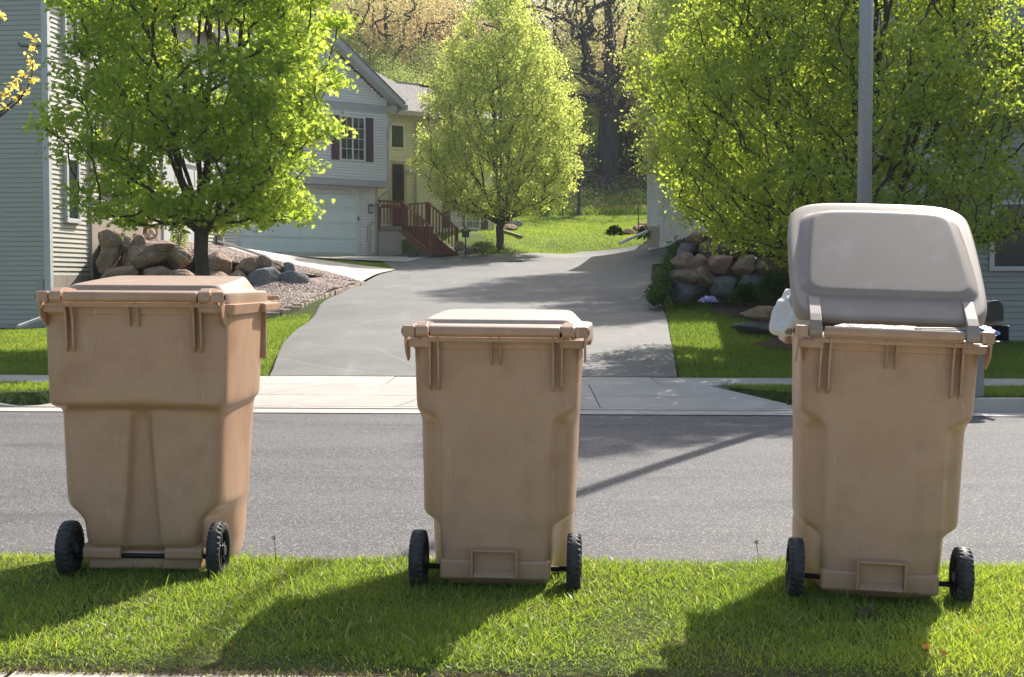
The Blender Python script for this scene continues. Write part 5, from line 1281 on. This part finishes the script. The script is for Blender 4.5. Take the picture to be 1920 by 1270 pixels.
# twig of a street tree reaching in at the left, its trunk outside the frame
root = empty('young_tree', (-6.6, 14.8, 0)); tag(root, 'branch tips with yellow new leaves reaching in at the top left, before the left house', 'tree')
tips = [P(62,75,13.2), P(60,100,13.2), P(60,125,13.2), P(64,150,13.2), P(45,140,13.2), P(30,150,13.2), P(22,160,13.2), P(10,175,13.2), P(5,200,13.2), P(28,185,13.2), P(48,172,13.2), P(2,32,13.2), P(-30,60,13.2), P(-60,150,13.3), P(-80,90,13.3)]
base_ = Vector((-6.6, 14.8, 0))
bp = [P(-60,260,13.4), P(-20,235,13.3), P(8,212,13.25), P(35,190,13.2), P(52,165,13.2), P(60,140,13.2), P(62,110,13.2), P(62,85,13.2)]
mb = MB(); mb.tube([(0,0,-.1),(.02,0,1.2),(.1,-.1,1.9),(.3,-.5,2.2)]+[tuple(q-base_) for q in bp], [.055,.048,.04,.025,.014,.012,.010,.009,.007,.005,.004,.003], 8)
mb.tube([(.1,-.1,1.9),(0,0,3.0),(-.2,.1,4.2)], [.035,.02,.008], 6)
for q in tips[8:]: mb.tube([tuple(bp[1]-base_), tuple((bp[1]+q)/2-base_+Vector((0,0,.02))), tuple(q-base_)], [.007,.005,.003], 5)
for q in tips[4:8]: mb.tube([tuple(bp[3]-base_), tuple(q-base_)], [.004,.003], 5)
mb.build('trunk', M['bark'], root, smooth=True)
Cc = np.array([tuple(q-base_) for q in tips]); Cc = np.r_[Cc, rng.normal(size=(30,3))*[.5,.5,.8]+[-.2,.1,3.6]]; n = len(Cc)*16
C = np.repeat(Cc, 16, axis=0)+rng.normal(size=(n,3))*.022
cr = link('crown', leaves_mesh('crown', C, .046, PEAR_T, PEAR_F, M['yellowleaf'], upbias=1.5), None, root); cr['kind'] = 'stuff'

# woods on the hill: six built trees, then copies
protos = []
def wood_tree(seed, lm, trunk_r, Ht, Rd, ncl, nleaf, size, rise, name='oak_tree', low=.3):
    r_ = make_tree(name, (0, 0, 0), [(Ht*low,.3*Rd),(Ht*(low+.12),.8*Rd),(Ht*.6,Rd),(Ht*.8,.8*Rd),(Ht*.95,.4*Rd),(Ht,.1*Rd)], ncl, nleaf, Rd*.085, size, 'pear', lm, 'tree', seed, Ht*(low-.05), trunk_r, lead=.85,
                  bark='bark2', rise=.1, holes=.9, upbias=.3, inner=.55, tip=.03, minr=.032, alpha=.15, sides=5, expo=2.2)
    protos.append(r_); return r_
big = wood_tree(51, "oak", .62, 17, 8.0, 420, 34, .12, .1, low=.30)
t1 = wood_tree(52, "oak", .28, 14, 5.0, 380, 50, .11, .2)
t2 = wood_tree(53, "olive", .24, 13, 4.6, 430, 60, .11, .3, "woodland_tree", low=.2)
t3 = wood_tree(54, "orangeleaf", .22, 12, 4.8, 340, 46, .11, .2)
t4 = wood_tree(55, 'olive', .16, 9, 3.8, 420, 90, .10, .3, 'woodland_tree', low=.12)
t5 = wood_tree(56, 'pear2', .15, 8, 3.0, 340, 80, .10, .5, 'woodland_tree', low=.15)
G = 'trees on the wooded hillside'
spots = [ # px, depth, proto, scale, label
 (1140, 86, big, 1.0, 'huge dark oak with thick forked trunk on the hillside right of the egg-shaped pear'),
 (725, 92, t1, 1.15, 'dark branching oak with pale orange leaves behind the roof of the garage house'),
 (790, 96, t3, 1.2, 'orange leafed oak just left of the top of the middle tree'),
 (850, 100, t1, 1.1, 'sparse oak behind the left shoulder of the egg-shaped pear tree'), (660, 100, t3, 1.2, 'orange leafed oak rising above the flue pipe and gable roof'), (590, 98, t2, 1.2, 'olive tree behind the double garage gable, hidden low by the maple'), (1230, 90, t3, 1.0, 'orange tinted tree on the hill between the huge oak and the big right tree'),
 (1290, 84, t5, 1.0, 'pale green sapling beside the upper left edge of the big right tree'), (1040, 104, t1, 1.25, 'oak seen between the middle tree and the huge dark oak'), (955, 108, t2, 1.3, 'olive woodland tree straight behind the top of the egg-shaped pear'), (1180, 106, t2, 1.3, 'olive woodland tree just behind the right limbs of the huge oak'), (1330, 100, t2, 1.3, None),
 (760, 108, t2, 1.3, 'olive woodland tree behind the house roof, right of the flue pipe'), (690, 112, t2, 1.4, None), (1400, 110, t1, 1.3, None), (820, 126, t3, 1.6, 'far orange tree high on the hill left of the egg-shaped pear'), (1150, 136, t3, 1.7, 'far orange tree high on the hill behind the huge oak crown'),
 (600, 124, t1, 1.5, None), (500, 110, t2, 1.5, None), (400, 112, t1, 1.5, None), (1480, 112, t2, 1.5, None), (1600, 115, t2, 1.5, None), (300, 115, t2, 1.5, None), (1740, 118, t1, 1.5, None), (180, 118, t1, 1.5, None), (1900, 120, t2, 1.5, None),
 (1010, 92, t4, 1.0, 'low bushy tree behind the right shoulder of the egg-shaped pear'), (1085, 95, t4, 1.1, 'low bushy tree left of the foot of the huge oak'), (1165, 97, t4, 1.0, 'low olive green tree at the foot of the huge oak'), (1215, 94, t4, 1.05, 'low bushy tree right of the huge oak, above the white garage corner'), (905, 97, t4, 1.1, None), (810, 90, t4, 1.0, None), (740, 84, t4, .95, 'low bushy tree right behind the lower roof ridge of the garage house'), (650, 90, t4, 1.1, None), (1275, 96, t4, 1.1, None),
 (860, 88, t5, 1.0, 'pale green sapling behind the left side of the egg-shaped pear'), (1120, 110, t4, 1.3, None), (770, 118, t4, 1.5, None), (1210, 115, t4, 1.5, None), (1062, 88, t5, .8, 'slim pale green tree rising left of the huge oak trunk')]
used = set()
LB = {id(t1): 'leggy oak with sparse orange-brown young leaves in the woods', id(t2): 'olive green woodland tree in the mass on the hill', id(t3): 'pale orange leafed tree in the woods behind the roofs', id(t4): 'low bushy olive tree in the undergrowth of the hill', id(t5): 'slender yellow-green sapling at the edge of the woods'}
GRP = {id(t1): 'sparse oaks in the woods', id(t2): 'olive green trees in the woods', id(t3): 'orange trees in the woods', id(t4): 'low bushy trees in the woods', id(t5): 'saplings at the wood edge'}
for i, (px_, d_, pr, sc_, lab) in enumerate(spots):
    if id(pr) in used: o = copy_tree(pr)
    else: used.add(id(pr)); o = pr
    X_ = (px_-960)/F*d_; o.location = (X_, d_, hv(X_, d_)-.2); s_ = sc_*(.94+.12*random.random()); o.scale = (s_, s_, s_)
    o.rotation_euler = (0, 0, 0 if pr is big else random.random()*6.28)
    if lab: o['label'] = lab; o['group'] = G
    else: o['label'] = LB[id(pr)]; o['group'] = GRP[id(pr)]
# undergrowth mass and brush on the slope
def scatter_leaves(name, poly_px, d0, d1, n, size, hmax, mt, lab=None, seed=0, clump=1.2):
    px_ = rng.uniform(poly_px[0], poly_px[1], n); d_ = rng.uniform(d0, d1, n); X = (px_-960)/F*d_; Y = d_
    c_ = .5+.5*pnoise(X, Y, clump, seed); k = rng.random(n) < c_*1.1; X, Y, c_ = X[k], Y[k], c_[k]
    Z = h(X, Y)+rng.random(len(X))**1.6*hmax*(.4+c_)
    me = leaves_mesh(name, np.c_[X, Y, Z], size, PEAR_T, PEAR_F, M[mt], upbias=.3, tone=np.clip(c_, 0, 1))
    return tag(link(name, me), kind='stuff')
scatter_leaves('hill_undergrowth', (560, 1420), 88, 104, 42000, .20, 3.4, 'shrub', seed=3)
scatter_leaves('hill_brush', (900, 1380), 80, 94, 26000, .16, 1.5, 'twig', seed=4)
scatter_leaves('hill_green_brush', (900, 1380), 77, 90, 30000, .13, .8, 'olive', seed=5)
scatter_leaves('hill_green_undergrowth', (560, 1420), 92, 112, 40000, .2, 5.0, 'olive', seed=9)
n = 26000; px_ = rng.uniform(880, 1400, n); Y = rng.uniform(74, 92, n); X = (px_-960)/F*Y
blades('rough_hill_grass', X, Y, h(X, Y)-.02, .35, .05, M['lawnblade'], lean=.8, seg=1, patch=.35+.4*pnoise(X, Y, .6, 12))
scatter_leaves('bank_leaf_litter', (1060, 1230), 75.5, 79, 2600, .14, .25, 'orangeleaf', seed=7)
# a young trunk and bare shrub at the lawn edge
def small_tree(name, px_, py_, d_, hgt, r_, label, ncl=26, spread=.5, cat='tree', leafm='twig', nleaf=10, size=.05, rise=.6, wide=.8):
    b_ = P(px_, py_, d_); z_ = hv(b_.x, d_)
    return make_tree(name, (b_.x, d_, z_), [(hgt*.15,.05),(hgt*.5,wide*.7),(hgt,wide)], ncl, nleaf, .10, size, 'pear', leafm, label, px_, hgt*.2, r_, rise=rise, upbias=.3, tip=.006, sides=5, cat=cat)
make_tree('young_tree', (P(1085,405,74).x, 74, hv(P(1085,405,74).x, 74)), [(1.8,.5),(2.6,1.0),(3.6,.9),(4.6,.4)], 40, 12, .15, .08, 'pear', 'olive', 'thin straight tree trunk at the far edge of the lawn', 77, 1.9, .11, rise=.5, sides=6)
small_tree('bare_shrub', 1012, 405, 72, 1.3, .035, 'leafless twiggy shrub at the left end of the far lawn edge', cat='shrub', ncl=40)
for x_, y_, l_ in ((1055, 402, 'thin dark stake at the far lawn edge, left of the straight trunk'), (1197, 422, 'thin dark pole standing on the lawn near the white garage corner')):
    d_ = 73 if x_ < 1100 else 58; b_ = P(x_, y_, d_); z_ = hv(b_.x, d_); mb = MB(); mb.tube([(b_.x, d_, z_-.1), (b_.x, d_, z_+(.7 if x_ < 1100 else 1.1))], .022, 6); tag(mb.build('garden_stake', M['iron']), l_, 'stake', 'garden stakes')
# shrubs round the right boulder wall
def bush(name, px_, py_, d_, w_, hg, n, size, mt, label, cat='shrub', kindl='pear', tn=None):
    c_ = P(px_, py_, d_); r0 = w_/2; root = empty(name, (c_.x, c_.y, c_.z)); tag(root, label, cat)
    a = rng.random(n)*6.283; u = rng.random(n)**.5; z = rng.random(n); rad_ = r0*np.sqrt(np.clip(1-(z*.95)**2, 0, 1))*(.75+.35*u)*(1+.15*np.sin(5*a)+.1*np.sin(9*a+z*6))
    C = np.c_[np.cos(a)*rad_, np.sin(a)*rad_*.7, z*hg*(1+.15*np.sin(4*a))]
    o = link('foliage', leaves_mesh('foliage', C, size, PEAR_T, PEAR_F, M[mt], upbias=.4), None, root); o['kind'] = 'stuff'
    mb = MB()
    for i in range(7): t_ = i*.9; mb.tube([(0,0,-.05), (math.cos(t_)*r0*.4, math.sin(t_)*r0*.3, hg*.5), (math.cos(t_)*r0*.7, math.sin(t_)*r0*.5, hg*.85)], [.012,.008,.004], 5)
    mb.build('stem', M['bark'], root)
    return root
bush('evergreen_shrub', 1455, 560, 24.6, .62, .42, 3600, .05, 'shrub', 'dark spreading evergreen shrub in front of the right boulder wall, beside the open bin')
bush('tufted_plant', 1398, 564, 25.0, .42, .26, 1400, .07, 'shrub', 'dark green tufted plant below the boulders between the violet flowers and the evergreen')
bush('brown_shrub', 1458, 512, 26.2, .6, .8, 2200, .045, 'twig', 'leafless brown twiggy shrub growing against the right boulder wall')
bush('violet_flowers', 1328, 566, 25.6, .30, .09, 500, .026, 'flower', 'low cushion of pale violet flowers at the foot of the right boulders', 'flowers')
bush('small_conifer', 336, 465, 31.5, .35, .75, 1300, .04, 'olive', 'small airy green conifer just left of the maple trunk on the gravel terrace')
bush('low_shrub', 1152, 440, 50, .5, .28, 500, .08, 'shrub', 'small rounded shrub on the lawn left of the rocks by the white garage')
bush('low_shrub', 1208, 447, 47.6, .5, .35, 600, .07, 'shrub', 'tiny dark shrub under the downspout at the white garage corner')
bush('low_shrub', 905, 474, 50.4, .9, .35, 1200, .07, 'olive', 'low green plant at the foot of the middle tree beside the driveway')
# ivy strip tumbling down beside the driveway
pth = np.array([tuple(P(*a)) for a in ((1268,462,29.5),(1262,490,28.2),(1250,520,27.3),(1238,545,26.6),(1226,560,26.2))]); n = 9000
f_ = rng.random(n)*4; i_ = np.minimum(f_.astype(int), 3); C = pth[i_]+(pth[i_+1]-pth[i_])*(f_-i_)[:, None]+rng.normal(size=(n,3))*[.07,.25,.07]
root = empty('ivy_plant', tuple(pth[2])); tag(root, 'dark ivy trailing down between the driveway and the right boulder wall', 'ivy')
o = link('foliage', leaves_mesh('foliage', C-pth[2], .055, PEAR_T, PEAR_F, M['shrub'], upbias=.6), None, root); o['kind'] = 'stuff'
# dead leaves and a bare tuft on the verge
def litter(name, px_, py_, size, mt, label, cat, n=7):
    k_ = (H+.0)/((py_-HOR)/F); X_ = (px_-960)/F*k_
    C = np.array([[X_, k_, .035]])+rng.normal(size=(n,3))*size*[.9,.9,.2]; o = link(name, leaves_mesh(name, C-[[X_, k_, .03]], size, MAPLE_T, MAPLE_F, M[mt], upbias=.8)); o.location = (X_, k_, .03); return tag(o, label, cat, 'dry leaves caught in the verge grass')
litter('dry_leaf', 75, 1185, 0.034, 'dryleaf', 'orange dry leaf in the sunny grass below the left bin, near the frame edge', 'leaf', 1)
litter('dry_leaf', 320, 1205, 0.018, 'dryleaf', 'small orange bit of leaf in the sunny grass between the left and middle bins', 'leaf', 1)
litter('dry_leaf', 420, 1235, 0.020, 'dryleaf', 'orange dry leaf at the shadow edge of the middle bin', 'leaf', 1)
litter('dry_leaf', 1013, 1220, 0.020, 'dryleaf', 'orange leaf in the sunny grass right of the middle bin shadow', 'leaf', 1)
litter('dry_leaf', 1808, 1262, 0.032, 'dryleaf', 'bright orange leaf at the bottom right corner of the grass', 'leaf', 1)
litter('dry_leaf', 1760, 1240, 0.025, 'dryleaf', 'orange leaf just right of the shadow of the open bin', 'leaf', 1)
litter('dry_leaf', 1856, 1207, 0.027, 'dryleaf', 'pale orange leaf in the sun at the right, higher than its neighbours', 'leaf', 1)
litter('dead_tuft', 1625, 1168, .030, 'twig', 'brown patch of dead grass in the shade behind the open bin', 'dead grass', 16)['kind'] = 'stuff'

# thin spring haze in the air
mb = MB(); mb.box((-75, -2, -3), (75, 175, 34)); hz = mb.build('haze', None) if False else link('haze', mb.mesh('haze'))
hm = bpy.data.materials.new('haze_air'); hm.use_nodes = True; hn = hm.node_tree; hn.nodes.clear()
pv = hn.nodes.new('ShaderNodeVolumePrincipled'); pv.inputs['Color'].default_value = (.80,.88,1,1); pv.inputs['Density'].default_value = .00035; pv.inputs['Anisotropy'].default_value = .3
ho_ = hn.nodes.new('ShaderNodeOutputMaterial'); hn.links.new(pv.outputs[0], ho_.inputs['Volume']); hz.data.materials.append(hm); tag(hz, kind='stuff')
# seed heads standing above the verge
for px_, hg, l_ in ((512, .12, 'thin seed head standing above the grass right of the left bin'), (1423, .10, 'small dandelion clock on a thin stem left of the open bin'), (1062, .09, 'thin weed stem rising against the road beside the middle bin')):
    k_ = 5.62; X_ = (px_-960)/F*k_; root = empty('weed', (X_, k_, 0)); tag(root, l_, 'weed')
    mb = MB(); mb.tube([(0,0,-.02),(.004,0,hg*.5),(-.003,0,hg)], .0012, 5); mb.build('stem', M['shrub'], root)
    C = rng.normal(size=(40,3)); C = C/np.linalg.norm(C, axis=1)[:,None]*.007+[-.003,0,hg]
    o = link('seed_head', leaves_mesh('seed_head', C, .006, PEAR_T, PEAR_F, M['twig']), None, root)
